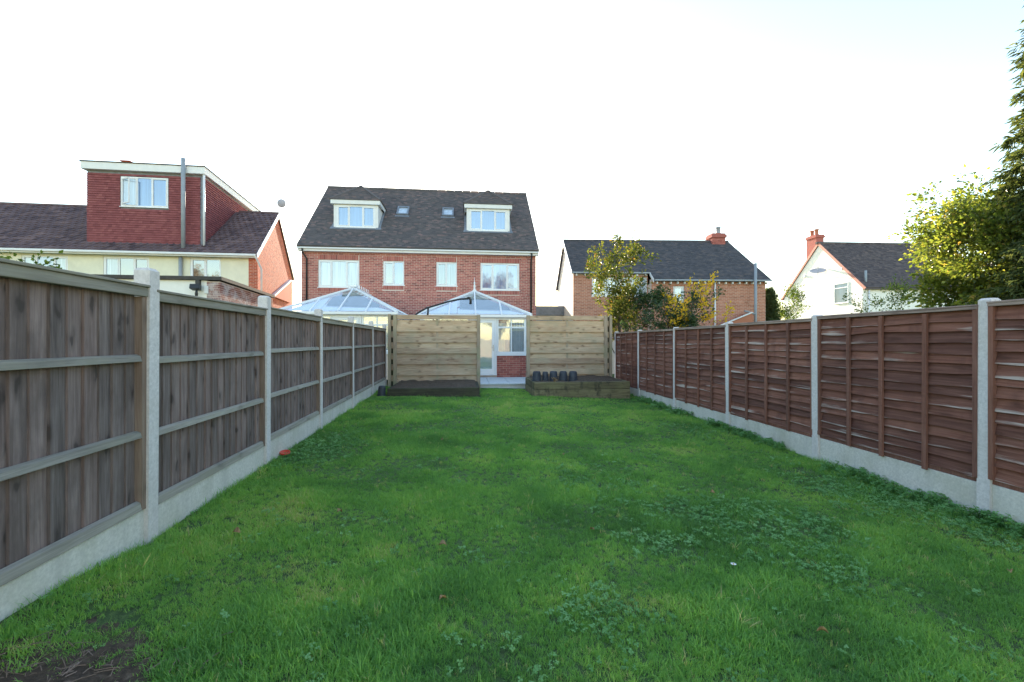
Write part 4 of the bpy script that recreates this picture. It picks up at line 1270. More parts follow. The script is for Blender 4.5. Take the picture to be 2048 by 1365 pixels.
# left closeboard fence
LA, LK = -2.05, -0.1287
ys = [-0.85, 1.0, 2.867, 4.64, 6.49, 8.53, 10.55, 12.5]
lf = empty('closeboard_fence', (line_x(LA, LK, 2.867), 2.867, 0))
tag(lf, 'weathered grey closeboard fence with concrete posts and gravel boards beside the lawn', 'fence')
org = Vector(lf.location)
pm = post_mesh(2.25)
rot = math.atan2(1, LK)
bmesh_ = []
for k in range(5):
    w = 0.128
    t0, t1 = 0.022, 0.008
    mb = MB().hexa([(0, 0, 0), (w, 0, 0), (w, t1, 0), (0, t0, 0), (0, 0, 1.36), (w, 0, 1.36), (w, t1, 1.36), (0, t0, 1.36)], 0.5)
    bmesh_.append(mb.mesh('board', M['wood_grey']))
for i, y in enumerate(ys):
    inst('post', pm, lf, Vector((line_x(LA, LK, y), y, -0.4)) - org, (rnd.uniform(-.006, .006), rnd.uniform(-.006, .006), rot))
for i in range(len(ys) - 1):
    p0, p1 = Vector((line_x(LA, LK, ys[i]), ys[i], 0)), Vector((line_x(LA, LK, ys[i + 1]), ys[i + 1], 0))
    d = (p1 - p0).normalized()
    L = (p1 - p0).length - 0.075
    s0 = p0 + d * 0.0375 - org
    zb = 0.275 + rnd.uniform(-.012, .012)
    if i == len(ys) - 2:
        zb = 0.27
    gb = MB().box(0, L, -0.022, 0.022, -0.25, zb - 0.004)
    gb.build('gravel_board', M['gravel_board'], lf, loc=s0, rot=(0, 0, rot), bevel=0.006)
    pan = MB().hexa([(0.041, -0.036, 0), (L - 0.041, -0.036, 0), (L - 0.041, -0.001, 0), (0.041, -0.001, 0), (0.041, -0.026, 0.05), (L - 0.041, -0.026, 0.05), (L - 0.041, -0.001, .062), (0.041, -0.001, .062)]).build('panel', M['rail_grey'], lf, loc=s0 + Vector((0, 0, zb)), rot=(0, 0, rot), bevel=0.003)
    for xa in (0.0, L - 0.04):
        MB().box(xa, xa + 0.04, -0.034, 0.016, 0, 1.373).build('stile', M['stile'], pan)
    x = 0.042
    j = 0
    while x < L - 0.05:
        wv = min(0.128, L - 0.042 - x)
        inst('board', bmesh_[j % 5], pan, (x, rnd.uniform(0.002, .006), 0.04 + rnd.uniform(-.004, .004)), (0, 0, 0.1 + rnd.uniform(-.03, .035)), (wv / 0.128, 1, rnd.uniform(0.992, 1.0)))
        x += rnd.uniform(0.096, 0.112)
        j += 1
    for zz, hh in ((0.465, 0.036), (0.955, 0.036)):
        MB().hexa([(0.04, -0.036, zz), (L - 0.04, -0.036, zz), (L - 0.04, -0.001, zz), (0.04, -0.001, zz), (0.04, -0.026, zz + hh), (L - 0.04, -0.026, zz + hh), (L - 0.04, -0.001, zz + hh + .012), (0.04, -0.001, zz + hh + .012)]).build('rail', M['rail_grey'], pan, bevel=0.003)
    MB().box(0.0, L, -0.045, -0.01, 1.375, 1.435).box(-0.004, L + 0.004, -0.058, 0.04, 1.435, 1.452).build('capping', M['rail_grey'], pan, bevel=0.004)

# right waney-lap fence
RA, RK = 4.346, -0.0862
ysr = [-0.1, 1.85, 3.685, 5.496, 7.40, 9.38, 11.42, 13.3]
tops = [1.74, 1.735, 1.732, 1.70, 1.69, 1.67, 1.665, 1.66]
rf_ = empty('waney_lap_fence', (line_x(RA, RK, 3.685), 3.685, 0))
tag(rf_, 'brown stained overlapping-slat fence panels between pale concrete posts with flaking stain', 'fence')
org = Vector(rf_.location)
rot = math.atan2(1, RK)
slats = []
for k in range(7):
    rr = random.Random(200 + k)
    nseg = 12
    ph = [rr.uniform(0, 6.3) for _ in range(3)]
    am = rr.uniform(0.005, 0.014)
    mb = MB()
    ring = []
    for i in range(nseg + 1):
        x = i / nseg
        wob = am * (math.sin(x * 5 + ph[0]) + 0.6 * math.sin(x * 11 + ph[1])) + (0.01 * math.exp(-((x - ph[2] / 6.3) / 0.06) ** 2) if k % 2 else 0)
        b0, b1 = -0.07 + wob, 0.07
        n = len(mb.v)
        mb.v += [(x, 0.034, b0), (x, 0.045, b0), (x, 0.006, b1), (x, 0.0, b1)]
        if i:
            for a, c_ in ((0, 1), (1, 2), (2, 3), (3, 0)):
                mb.f.append((n - 4 + a, n + a, n + c_, n - 4 + c_))
                mb.t.append(0.5)
    mb.f += [(0, 1, 2, 3), (len(mb.v) - 1, len(mb.v) - 2, len(mb.v) - 3, len(mb.v) - 4)]
    mb.t += [.5, .5]
    slats.append(mb.mesh('slat', M['wood_brown']))
bat = MB().box(-0.021, 0.021, 0.03, 0.052, 0, 1.0).mesh('batten', M['batten_brown'])
for i, y in enumerate(ysr):
    inst('post', post_mesh(tops[i] + 0.5), rf_, Vector((line_x(RA, RK, y), y, -0.5)) - org, (rnd.uniform(-.006, .006), rnd.uniform(-.006, .006), rot))
for i in range(len(ysr) - 1):
    p0, p1 = Vector((line_x(RA, RK, ysr[i]), ysr[i], 0)), Vector((line_x(RA, RK, ysr[i + 1]), ysr[i + 1], 0))
    d = (p1 - p0).normalized()
    L = (p1 - p0).length - 0.08
    s0 = p0 + d * 0.04 - org
    zb = [0.18, 0.175, 0.16, 0.135, 0.115, 0.10, 0.095][i]
    ht = (tops[i] + tops[i + 1]) / 2 - 0.045 - zb
    MB().box(0, L, -0.024, 0.024, -0.45, zb - 0.004).build('gravel_board', M['gravel_board'], rf_, loc=s0, rot=(0, 0, rot), bevel=0.006)
    # bottom frame of the panel; camera side is +y here
    pan = MB().box(0.0, L, -0.02, 0.02, 0, 0.04).box(0.0, 0.035, -0.02, 0.05, 0.04, ht - 0.03).box(L - 0.035, L, -0.02, 0.05, 0.04, ht - 0.03).build('panel', M['batten_brown'], rf_, loc=s0 + Vector((0, 0, zb)), rot=(0, 0, rot))
    ns = 15
    pit = (ht - 0.07) / ns
    for k in range(ns):
        fl = -1 if rnd.random() < 0.5 else 1
        z = 0.075 + pit * (k + 0.35) + rnd.uniform(-.009, .009)
        me = rnd.choice(slats)
        inst('slat', me, pan, (0.036, -0.012, z), (rnd.uniform(-.012, .012), rnd.uniform(-.006, .006), 0), (L - 0.072, 1, rnd.uniform(0.95, 1.06)))
    for fx in (0.25, 0.5, 0.75):
        inst('batten', bat, pan, (L * fx + rnd.uniform(-.02, .02), 0, rnd.uniform(-.015, .01)), (0, rnd.uniform(-.005, .005), 0), (1, 1, ht - 0.03))
    MB().box(-.002, L + .002, -0.024, 0.056, ht - 0.03, ht - 0.004).box(-.004, L + .004, -0.03, 0.062, ht - 0.004, ht + 0.012).build('capping', M['cap_brown'], pan, bevel=0.004)

# fence across the other end of the garden, behind the camera (mirrored in the door glass)
bf = empty('rear_fence', (0.5, -11.5, 0), 0)
tag(bf, 'orange-brown board fence behind the photographer, mirrored in the conservatory door', 'fence')
bm_ = MB().box(0, 0.145, 0, 0.02, 0, 1.75).mesh('board', M['screen_post'])
for k in range(60):
    inst('board', bm_, bf, (-1.0 + k * 0.15, rnd.uniform(0, .006), -0.2))
for zz in (0.3, 1.2):
    MB().box(-1.0, 8.0, 0.03, 0.07, zz, zz + 0.08).build('rail', M['screen_post'], bf)

# ------------------------------------------------------------------ horizontal-board screens at the far end
def screen(loc, W, label, left_side):
    root = empty('board_screen', loc, A6)
    tag(root, label, 'fence screen', 'pale wooden board screens')
    H = 2.12 - loc[2]
    base = -0.3
    for k, px in enumerate((0.0, W)):
        outer = (k == 0) == left_side
        MB().box(px - 0.05, px + 0.05, -0.05, 0.05, base, H - (0.01 if outer else 0.0)).build('post', M['screen_post'], root, bevel=0.006)
    # outer second post against the side fence
    px = -0.155 if left_side else W + 0.155
    MB().box(px - 0.04, px + 0.04, -0.04, 0.05, base, H + 0.01).build('post', M['screen_post'], root, bevel=0.006)
    n = 13
    p = 0.155
    rr = random.Random(5 if left_side else 6)
    for k in range(n):
        zt = H - 0.012 - k * p
        front = k % 2 == 0
        e0 = 0.05 if not left_side or front else -0.11
        e1 = W - 0.05 if left_side or front else W + 0.11
        y0 = -0.03 if front else 0.02
        hb = 0.166 if front else 0.172
        if k == 0:
            hb = 0.125
        if k == 1:
            zt += 0.012
        th = 0.022
        mb = MB()
        zs = rr.uniform(-0.004, 0.004)
        mb.hexa([(e0, y0, zt - hb), (e1, y0, zt - hb + zs), (e1, y0 + th, zt - hb + zs), (e0, y0 + th, zt - hb), (e0, y0, zt), (e1, y0, zt + zs), (e1, y0 + th, zt + zs), (e0, y0 + th, zt)])
        mb.build('board', M['screen_wood'], root, bevel=0.006)
    ex0 = -0.115 if left_side else W + 0.05
    MB().box(ex0, ex0 + 0.065, 0.046, 0.06, base, H - 0.02).build('end_board', M['sleeper_dark'], root)  # dark board added behind the end gap in place of its shade
    MB().box(W / 2 - 0.03, W / 2 + 0.03, -0.006, 0.018, base, H - 0.03).build('batten', M['screen_post'], root)
    return root

screen((-3.30, 12.28, 0.0), 2.35, 'pale horizontal-board screen standing behind the soil-filled bed next to grey fence', True)
screen((0.47, 12.68, 0.0), 2.32, 'pale horizontal-board screen behind the row of upturned pots', False)

# ------------------------------------------------------------------ raised beds
def bed(loc, W, D, H, tiers, mat, label):
    root = empty('raised_bed', loc, A6)
    tag(root, label, 'raised bed', 'sleeper raised beds')
    h = H / tiers
    rr = random.Random(int(W * 100))
    for t in range(tiers):
        z0 = t * h + (0.004 if t else -0.15)
        j = rr.uniform(-.006, .006)
        MB().box(0.0, W, 0 + j, 0.1 + j, z0, (t + 1) * h).build('sleeper', M[mat], root, bevel=0.012)
        MB().box(-0.003, 0.1, 0.108, D, z0, (t + 1) * h - 0.006).build('sleeper', M[mat], root, bevel=0.012)
        MB().box(W - 0.1, W + 0.003, 0.108, D, z0, (t + 1) * h - 0.006).build('sleeper', M[mat], root, bevel=0.012)
    nx, ny = 44, 20
    X, Y = np.meshgrid(np.linspace(0.08, W - 0.08, nx), np.linspace(0.08, D, ny))
    Z = H - 0.02 + 0.05 * (vnoise(X, Y, 0.35, 9) - 0.4) + 0.045 * (vnoise(X, Y, 0.12, 10) - 0.5) + 0.03 * Y
    Z[0, :] = H - 0.05
    V_ = np.stack([X.ravel(), Y.ravel(), Z.ravel()], 1)
    i_ = (np.arange(ny - 1)[:, None] * nx + np.arange(nx - 1)[None, :]).ravel()
    F_ = np.stack([i_, i_ + 1, i_ + nx + 1, i_ + nx], 1)
    o = bpy.data.objects.new('soil', mesh_np('soil', V_, F_, np.full(len(F_), .5), M['soil'], True))
    link(o, root)
    return root
bedL = bed((-2.98, 10.38, 0.02), 2.2, 1.75, 0.215, 1, 'sleeper_dark', 'low dark raised bed of damp sleepers heaped with bare soil')
bedR = bed((0.56, 10.94, -0.06), 2.5, 1.65, 0.39, 2, 'sleeper', 'mossy two-tier sleeper raised bed with upturned pots along its top')

# ------------------------------------------------------------------ flower pots
def pot(loc, r, h, label, upside=True, tilt=(0, 0, 0)):
    if upside:
        prof_ = [(r, 0.0), (r, h * 0.12), (r * 0.94, h * 0.125), (r * 0.84, h * 0.8), (r * 0.78, h * 0.93), (r * 0.66, h), (r * 0.3, h), (0.004, h - 0.008)]
    else:
        prof_ = [(r * 0.7, 0), (r * 0.93, h * 0.86), (r, h * 0.87), (r, h), (r * 0.9, h), (r * 0.66, h * 0.1), (0.004, h * 0.1)]
    o = MB().lathe(prof_, (0, 0, 0), 24).build('plant_pot', M['pot'], None, smooth=True)
    md = o.modifiers.new('edge', 'EDGE_SPLIT')
    md.split_angle = R(50)
    o.location, o.rotation_euler = loc, tilt
    return tag(o, label, 'plant pot', 'dark plastic pots')
c6, s6 = math.cos(A6), math.sin(A6)
def bed_pt(bx, by, bz):
    return (0.56 + c6 * bx - s6 * by, 10.94 + s6 * bx + c6 * by, -0.06 + bz)
pot(bed_pt(0.13, 0.42, 0.37), 0.125, 0.27, 'upturned dark pot at the path end of the row of five')
pot(bed_pt(0.36, 0.44, 0.37), 0.088, 0.255, 'narrowest upturned dark pot, second in the row of five')
pot(bed_pt(0.585, 0.46, 0.37), 0.118, 0.265, 'middle upturned dark pot of five with a dry weed before it')
pot(bed_pt(0.84, 0.44, 0.37), 0.118, 0.265, 'upturned dark pot just to the right of the middle pot')
pot(bed_pt(1.10, 0.42, 0.37), 0.124, 0.265, 'upturned dark pot at the fence end of the row of five')
pot((-3.13, 10.42, float(ground_z(-3.1, 10.4))), 0.1, 0.24, 'lone dark pot on the grass between fence and soil bed', True, (0.05, 0.1, 0))

# curved black pole between screen and conservatory
cp = empty('curved_pole', (-3.6, 13.6, 0.12), 0)
tag(cp, 'thin black curved metal arm arching up in front of the conservatory roof', 'curved pole')
pts = [(0.06, 0, 0.0), (0.06, 0, 0.9), (0.16, 0, 1.4), (0.40, 0, 1.86), (0.62, 0, 2.1), (0.78, 0, 2.2), (0.93, 0, 2.28), (1.2, 0, 2.36), (1.6, 0, 2.48), (1.98, 0, 2.56), (2.24, 0, 2.575)]
pts = [(x, y, z) for x, y, z in pts]
MB().tube(pts, 0.028, 10).build('arm', M['black_plastic'], cp, smooth=True)
MB().tube([(2.2, 0, 2.6), (2.27, 0, 2.6), (2.31, 0, 2.52), (2.30, 0, 2.4)], 0.04, 10).build('end_hook', M['black_plastic'], cp, smooth=True)
MB().tube([(0.96, 0, 2.0), (0.98, 0, 2.27)], 0.03, 8).build('clamp', M['black_plastic'], cp, smooth=True)
MB().lathe([(0.3, 0.0), (0.3, 0.05), (0.1, 0.07), (0.05, 0.2)], (0.06, 0, 0), 20).build('base', M['black_plastic'], cp)

# ------------------------------------------------------------------ trees and shrubs
def leaves_mesh(name, P, size, mat, aspect=0.6, droop=0.3, seed=0, tint=None, dirs=None, flat=0.0):
    r_ = np.random.default_rng(seed)
    n = len(P)
    d = r_.normal(size=(n, 3)) if dirs is None else dirs + r_.normal(size=(n, 3)) * 0.5
    d[:, 2] -= droop
    d /= np.linalg.norm(d, axis=1, keepdims=True)
    up = r_.normal(size=(n, 3)) * (1 - flat) + np.array([0, 0, 1.0]) * (0.6 + flat)
    s = np.cross(d, up)
    s /= np.linalg.norm(s, axis=1, keepdims=True) + 1e-9
    nn = np.cross(s, d)
    L = (size * r_.uniform(0.6, 1.25, n))[:, None]
    w = L * aspect * 0.5
    fold = nn * L * 0.12
    V_ = np.stack([P, P + d * L * 0.5 + s * w + fold, P + d * L - fold, P + d * L * 0.5 - s * w + fold], 1).reshape(-1, 3)
    F_ = np.arange(n * 4).reshape(n, 4)
    F_ = np.concatenate([F_[:, [0, 1, 2]], F_[:, [0, 2, 3]]])
    t = np.clip(r_.normal(0.45, 0.24, n), 0, 1) if tint is None else tint
    return mesh_np(name, V_, F_, np.concatenate([t, t]), mat)

def grow_tree(seed, height, trunk_r, n_main, spread, start, levels=3, up=0.5, child=(5, 8), shape=None, twig_n=8, trunk_h=None, lean=(0, 0)):
    rr = random.Random(seed)
    mb = MB()
    sites = []
    def rv(s):
        return Vector((rr.gauss(0, s), rr.gauss(0, s), rr.gauss(0, s)))
    def branch(p, d, L, r_, lev):
        n = 6 if lev < levels else 4
        path, rad = [p.copy()], [r_]
        dd = d.copy()
        for i in range(n):
            dd = (dd + rv(0.16) + Vector((0, 0, up * 0.12))).normalized()
            p = p + dd * L / n
            path.append(p.copy())
            rad.append(max(0.0025, r_ * (1 - (i + 1) / n * 0.8)))
        mb.tube(path, rad, 7 if lev <= 1 else (5 if lev == 2 else 3), rr.random(), cap=False)
        if lev >= levels:
            for i in range(twig_n):
                t = rr.uniform(0.15, 1.0) * n
                k = min(int(t), n - 1)
                sites.append((path[k].lerp(path[k + 1], t - k), (path[k + 1] - path[k]).normalized()))
            return
        for _ in range(rr.randint(*child)):
            t = rr.uniform(0.25, 1.0) * n
            k = min(int(t), n - 1)
            q = path[k].lerp(path[k + 1], t - k)
            bd = (path[k + 1] - path[k]).normalized()
            side = bd.orthogonal().normalized()
            side.rotate(Matrix.Rotation(rr.uniform(0, 6.28), 3, bd))
            nd = (bd * 0.6 + side * rr.uniform(0.6, 1.1) + Vector((0, 0, up * 0.3))).normalized()
            branch(q, nd, L * rr.uniform(0.42, 0.68), rad[k] * 0.6, lev + 1)
    # trunk
    th = trunk_h or height * 0.9
    n = 9
    p = Vector((0, 0, -0.2))
    path, rad = [p.copy()], [trunk_r * 1.25]
    for i in range(n):
        p = p + Vector((rr.gauss(lean[0], 0.03) * th / n * 2, rr.gauss(lean[1], 0.03) * th / n * 2, (th + 0.2) / n))
        path.append(p.copy())
        rad.append(max(0.012, trunk_r * (1 - (i + 1) / n * 0.85)))
    mb.tube(path, rad, 10, 0.5, cap=False)
    for i in range(n_main):
        f = start + (1 - start) * (i + rr.random()) / n_main
        t = f * n
        k = min(int(t), n - 1)
        q = path[k].lerp(path[k + 1], t - k)
        a = i * 2.4 + rr.uniform(-.4, .4)
        el = rr.uniform(0.1, 0.6) + up * 0.5
        L = spread * (shape(f) if shape else 1.0) * rr.uniform(0.75, 1.15)
        branch(q, Vector((math.cos(a), math.sin(a), el)).normalized(), L, rad[k] * 0.55, 1)
    return mb, sites

def make_tree(name, loc, label, cat, mat, seed, size, k_leaf, aspect=0.6, droop=0.3, group=None, keep=None, jitter=0.05, crown='crown', rz=0.0, **kw):
    mb, sites = grow_tree(seed, **kw)
    root = empty(name, loc, rz)
    tag(root, label, cat, group)
    mb.build('trunk', M['bark'], root, smooth=True)
    P = np.array([s[0] for s in sites])
    D = np.array([s[1] for s in sites])
    r_ = np.random.default_rng(seed)
    P = np.repeat(P, k_leaf, 0)
    D = np.repeat(D, k_leaf, 0)
    P = P + r_.normal(size=P.shape) * jitter
    if keep is not None:
        msk = keep(P)
        P, D = P[msk], D[msk]
    o = bpy.data.objects.new(crown, leaves_mesh(crown, P, size, M[mat], aspect, droop, seed, dirs=D))
    link(o, root)
    return root

rnd_shape = lambda f: math.sin(min(1, max(0.15, (f - 0.1))) * math.pi) ** 0.6 * 0.9 + 0.12
make_tree('pear_tree', (3.75, 15.2, 0), 'sparse upright pear tree with fading yellow-green leaves in front of the red house', 'tree', 'leaf_pear', 21, 0.10, 4, droop=0.5, jitter=0.06,
          height=4.0, trunk_r=0.06, n_main=22, spread=1.15, start=0.2, levels=3, up=1.3, child=(3, 5), twig_n=5, trunk_h=3.55)
make_tree('evergreen_bush', (5.35, 14.7, 0), 'dark glossy bush above the brown fence beside the pear tree', 'bush', 'leaf_bush', 33, 0.085, 6, droop=0.1, jitter=0.06,
          height=2.7, trunk_r=0.06, n_main=15, spread=1.25, start=0.15, levels=3, up=0.5, child=(4, 6), twig_n=6, trunk_h=2.2)
make_tree('yellow_shrub', (5.9, 14.2, 0), 'shrub with sunlit golden yellow leaves poking over the dark bush', 'bush', 'leaf_yellow', 35, 0.10, 2, droop=0.3, jitter=0.05,
          height=3.2, trunk_r=0.03, n_main=9, spread=1.3, start=0.5, levels=2, up=0.9, child=(3, 5), twig_n=11, trunk_h=2.55, keep=lambda P: P[:, 2] > 1.6)
make_tree('broadleaf_tree', (11.95, 10.3, 0), 'rounded glossy-leaved tree half lit by the sun above the brown fence', 'tree', 'leaf_tree', 44, 0.1, 7, aspect=0.62, droop=0.2, jitter=0.1,
          height=4.3, trunk_r=0.11, n_main=26, spread=1.5, start=0.12, levels=3, up=0.6, child=(5, 7), twig_n=6, trunk_h=3.95)
make_tree('small_shrub', (13.2, 15.6, 0), 'wispy pale-leaved shrub in front of the white house wall', 'bush', 'leaf_light', 52, 0.08, 4, jitter=0.06,
          height=2.9, trunk_r=0.05, n_main=9, spread=1.1, start=0.4, levels=3, up=0.8, child=(3, 4), twig_n=5, trunk_h=2.5)
make_tree('fence_climber', (-4.35, 4.0, 0), 'leafy green climber topping the near end of the grey fence', 'climber', 'leaf_light', 61, 0.05, 4, jitter=0.05,
          height=2.2, trunk_r=0.03, n_main=24, spread=0.62, start=0.6, levels=3, up=-0.12, child=(4, 6), twig_n=7, trunk_h=1.67)
make_tree('garden_bush', (16.4, 26.0, 0), 'light green bush squeezed between the cypress and the white house', 'bush', 'leaf_light', 63, 0.11, 5, jitter=0.1,
          height=3.8, trunk_r=0.06, n_main=12, spread=1.1, start=0.2, levels=3, up=0.7, child=(3, 5), twig_n=5, trunk_h=3.3)

def conifer(name, loc, H, Rb, label, seed, n_br, cat='tree', sp=0.16, density=26):
    rr = random.Random(seed)
    r_ = np.random.default_rng(seed)
    root = empty(name, loc)
    tag(root, label, cat)
    mb = MB().tube([(0, 0, -0.2), (0.03, 0, H * .3), (0, 0.03, H * .65), (0, 0, H)], [Rb * .13, Rb * .1, Rb * .06, 0.01], 9, cap=False)
    P, D = [], []
    for i in range(n_br):
        f = (i + rr.random()) / n_br
        z = 0.3 + f * (H - 0.35)
        L = Rb * (1 - f) ** 0.75 * rr.uniform(0.7, 1.12) * (0.7 + 0.3 * min(1, z / 1.5)) + 0.08
        a = i * 2.399 + rr.uniform(-.3, .3)
        dx, dy = math.cos(a), math.sin(a)
        path = []
        for k in range(6):
            t = k / 5
            path.append(Vector((dx * L * t, dy * L * t, z + L * (0.42 * t - 0.55 * t * t))))
        mb.tube(path, [0.02 * (1 - .15 * k) for k in range(6)], 4, cap=False)
        m_ = int(density * (0.4 + L))
        t = r_.uniform(0.2, 1.05, m_)
        base = np.stack([dx * L * t, dy * L * t, z + L * (0.42 * t - 0.55 * t * t)], 1)
        sidev = np.array([-dy, dx, 0])
        off = r_.normal(0, 0.13, (m_, 1)) * (0.5 + L * 0.5) * sidev + r_.normal(0, 0.05, (m_, 3))
        P.append(base + off)
        dd = np.tile(np.array([dx, dy, -0.5]), (m_, 1)) + off * 2.0
        D.append(dd)
    P, D = np.concatenate(P), np.concatenate(D)
    # each spray is a small fan of slim strips
    P4, D4 = np.repeat(P, 6, 0), np.repeat(D, 6, 0)
    D4 = D4 + r_.normal(0, 0.35, D4.shape)
    P4 = P4 + r_.normal(0, 0.03, P4.shape)
    mb.build('trunk', M['bark'], root, smooth=True)
    o = bpy.data.objects.new('crown', leaves_mesh('crown', P4, sp, M['leaf_conifer'], 0.16, 0.25, seed, dirs=D4))
    link(o, root)
    return root
conifer('tall_cypress', (11.95, 9.0, 0), 12.5, 1.6, 'tall drooping cypress cut by the edge of the picture', 71, 330, density=42)
conifer('cypress_bush', (13.6, 23.0, 0), 4.2, 0.75, 'small dense cypress at the corner of the older brick house', 73, 150, cat='bush')
# trees at the other end of the garden, mirrored in the panes
for tx, ty, sd_, lb in ((5.5, -17.0, 81, 'orange autumn tree behind the photographer, mirrored in the conservatory door'), (-29.0, -12.0, 82, 'orange autumn tree behind the photographer, mirrored in the cream house windows')):
  make_tree('autumn_tree', (tx, ty, 0), lb, 'tree', 'leaf_autumn', sd_, 0.16, 8, jitter=0.2, group='autumn trees behind the camera',
          height=8, trunk_r=0.2, n_main=18, spread=3.2, start=0.25, levels=3, up=0.7, child=(4, 6), twig_n=6, trunk_h=7)

# ------------------------------------------------------------------ grass, clover, leaves
def tuft(name, seed, nb, hmin, hmax, wid, spread, mat):
    rr = random.Random(seed)
    V_, F_, T_ = [], [], []
    for _ in range(nb):
        a, rr_ = rr.uniform(0, 6.283), spread * math.sqrt(rr.random())
        bx, by = rr_ * math.cos(a), rr_ * math.sin(a)
        h = rr.uniform(hmin, hmax)
        az = rr.uniform(0, 6.283)
        lean = rr.uniform(0.15, 0.95) * h
        dx, dy = math.cos(az), math.sin(az)
        w = wid * rr.uniform(0.7, 1.2) / 2
        sx, sy = -dy * w, dx * w
        n = len(V_)
        for t, ww in ((0, 1.0), (0.4, 0.95), (0.75, 0.6)):
            px, py, pz = bx + dx * lean * t * t, by + dy * lean * t * t, h * (t - 0.22 * t * t)
            V_ += [(px - sx * ww, py - sy * ww, pz), (px + sx * ww, py + sy * ww, pz)]
        V_.append((bx + dx * lean, by + dy * lean, h * 0.78))
        F_ += [(n, n + 1, n + 3), (n, n + 3, n + 2), (n + 2, n + 3, n + 5), (n + 2, n + 5, n + 4), (n + 4, n + 5, n + 6)]
        T_ += [rr.random()] * 5
    return mesh_np(name, np.array(V_), np.array(F_), T_, mat)

def clover(name, seed, nl, rad, hmax, mat, leaf):
    rr = random.Random(seed)
    mb = MB()
    for _ in range(nl):
        a, q = rr.uniform(0, 6.283), rad * math.sqrt(rr.random())
        c = Vector((q * math.cos(a), q * math.sin(a), rr.uniform(0.35, 1.0) * hmax))
        mb.tube([(c.x * 0.7, c.y * 0.7, 0), c], 0.0012, 3, 0.3, cap=False)
        nrm_ = Vector((rr.gauss(0, .35), rr.gauss(0, .35), 1)).normalized()
        u = nrm_.orthogonal().normalized()
        u.rotate(Matrix.Rotation(rr.uniform(0, 6.28), 3, nrm_))
        w = nrm_.cross(u)
        t = rr.random()
        for k in range(3):
            b0 = k * 2.094
            dr = u * math.cos(b0) + w * math.sin(b0)
            sd_ = nrm_.cross(dr)
            L = leaf * rr.uniform(0.8, 1.2)
            mb.poly([c, c + dr * L * .55 + sd_ * L * .45 + nrm_ * L * .08, c + dr * L * 1.0 + sd_ * L * .25, c + dr * L * 1.0 - sd_ * L * .25, c + dr * L * .55 - sd_ * L * .45 + nrm_ * L * .08], t)
    return mb.mesh(name, mat)

def scatter(name, P, rot_, scl_, idx, hue, variants):
    """one object whose points carry instances of the variant meshes"""
    colx = bpy.data.collections.new(name + '_variants')
    for i, me in enumerate(variants):
        colx.objects.link(bpy.data.objects.new('%s_variant_%02d' % (name, i), me))
    me = bpy.data.meshes.new(name)
    me.vertices.add(len(P))
    me.vertices.foreach_set('co', P.astype(np.float32).ravel())
    for nm, ty, arr in (('rot', 'FLOAT_VECTOR', rot_), ('scl', 'FLOAT', scl_), ('idx', 'INT', idx), ('hue', 'FLOAT', hue)):
        at = me.attributes.new(nm, ty, 'POINT')
        at.data.foreach_set('vector' if ty == 'FLOAT_VECTOR' else 'value', np.ascontiguousarray(arr.astype(np.int32 if ty == 'INT' else np.float32)).ravel())
    me.materials.append(variants[0].materials[0])
    o = bpy.data.objects.new(name, me)
    link(o)
    o['kind'] = 'stuff'
    ng = bpy.data.node_groups.new(name + '_scatter', 'GeometryNodeTree')
    ng.interface.new_socket('Geometry', in_out='INPUT', socket_type='NodeSocketGeometry')
    ng.interface.new_socket('Geometry', in_out='OUTPUT', socket_type='NodeSocketGeometry')
    gi, go = ng.nodes.new('NodeGroupInput'), ng.nodes.new('NodeGroupOutput')
    ip = ng.nodes.new('GeometryNodeInstanceOnPoints')
    ci = ng.nodes.new('GeometryNodeCollectionInfo')
    ci.inputs['Collection'].default_value = colx
    ci.inputs['Separate Children'].default_value = True
    ci.inputs['Reset Children'].default_value = True
    def na(nm, ty):
        n = ng.nodes.new('GeometryNodeInputNamedAttribute')
        n.data_type = ty
        n.inputs['Name'].default_value = nm
        return n.outputs['Attribute']
    er = ng.nodes.new('FunctionNodeEulerToRotation')
    ng.links.new(gi.outputs[0], ip.inputs['Points'])
    ng.links.new(ci.outputs[0], ip.inputs['Instance'])
    ip.inputs['Pick Instance'].default_value = True
    ng.links.new(na('idx', 'INT'), ip.inputs['Instance Index'])
    ng.links.new(na('rot', 'FLOAT_VECTOR'), er.inputs[0])
    ng.links.new(er.outputs[0], ip.inputs['Rotation'])
    ng.links.new(na('scl', 'FLOAT'), ip.inputs['Scale'])
    ng.links.new(ip.outputs[0], go.inputs[0])
    md = o.modifiers.new('scatter', 'NODES')
    md.node_group = ng
    return o

def in_garden(x, y, m=0.04):
    return (x > LA + LK * y + m) & (x < RA + RK * y - m)

def blob(x, y, cx, cy, rx_, ry_):
    return np.exp(-(((x - cx) / rx_) ** 2 + ((y - cy) / ry_) ** 2))

def clover_mask(x, y):
    m_ = 1.0 * blob(x, y, -2.35, 5.5, 0.5, 0.9) + 1.0 * blob(x, y, 1.95, 3.4, 0.75, 0.6) + 0.8 * blob(x, y, 0.42, 2.2, 0.3, 0.3) + 0.42 * blob(x, y, 2.2, 2.3, 0.5, 0.5)
    m_ += 0.5 * blob(x, y, 0.8, 4.4, 0.6, 0.9) + 0.9 * blob(x, y, 3.4, 4.2, 0.5, 1.2) + 0.5 * blob(x, y, 2.9, 7.0, 0.5, 2) + .45 * blob(x, y, 1.1, 3.0, 0.3, 0.25) + .45 * blob(x, y, -0.15, 1.95, .25, .15)
    n_ = vnoise(x, y, 0.35, 31) * 0.6 + vnoise(x, y, 0.14, 32) * 0.4
    return np.clip(m_ * 1.25 + 0.85 * (n_ - 0.5) + 0.35 * (vnoise(x, y, 1.1, 33) - 0.62), 0, 1)

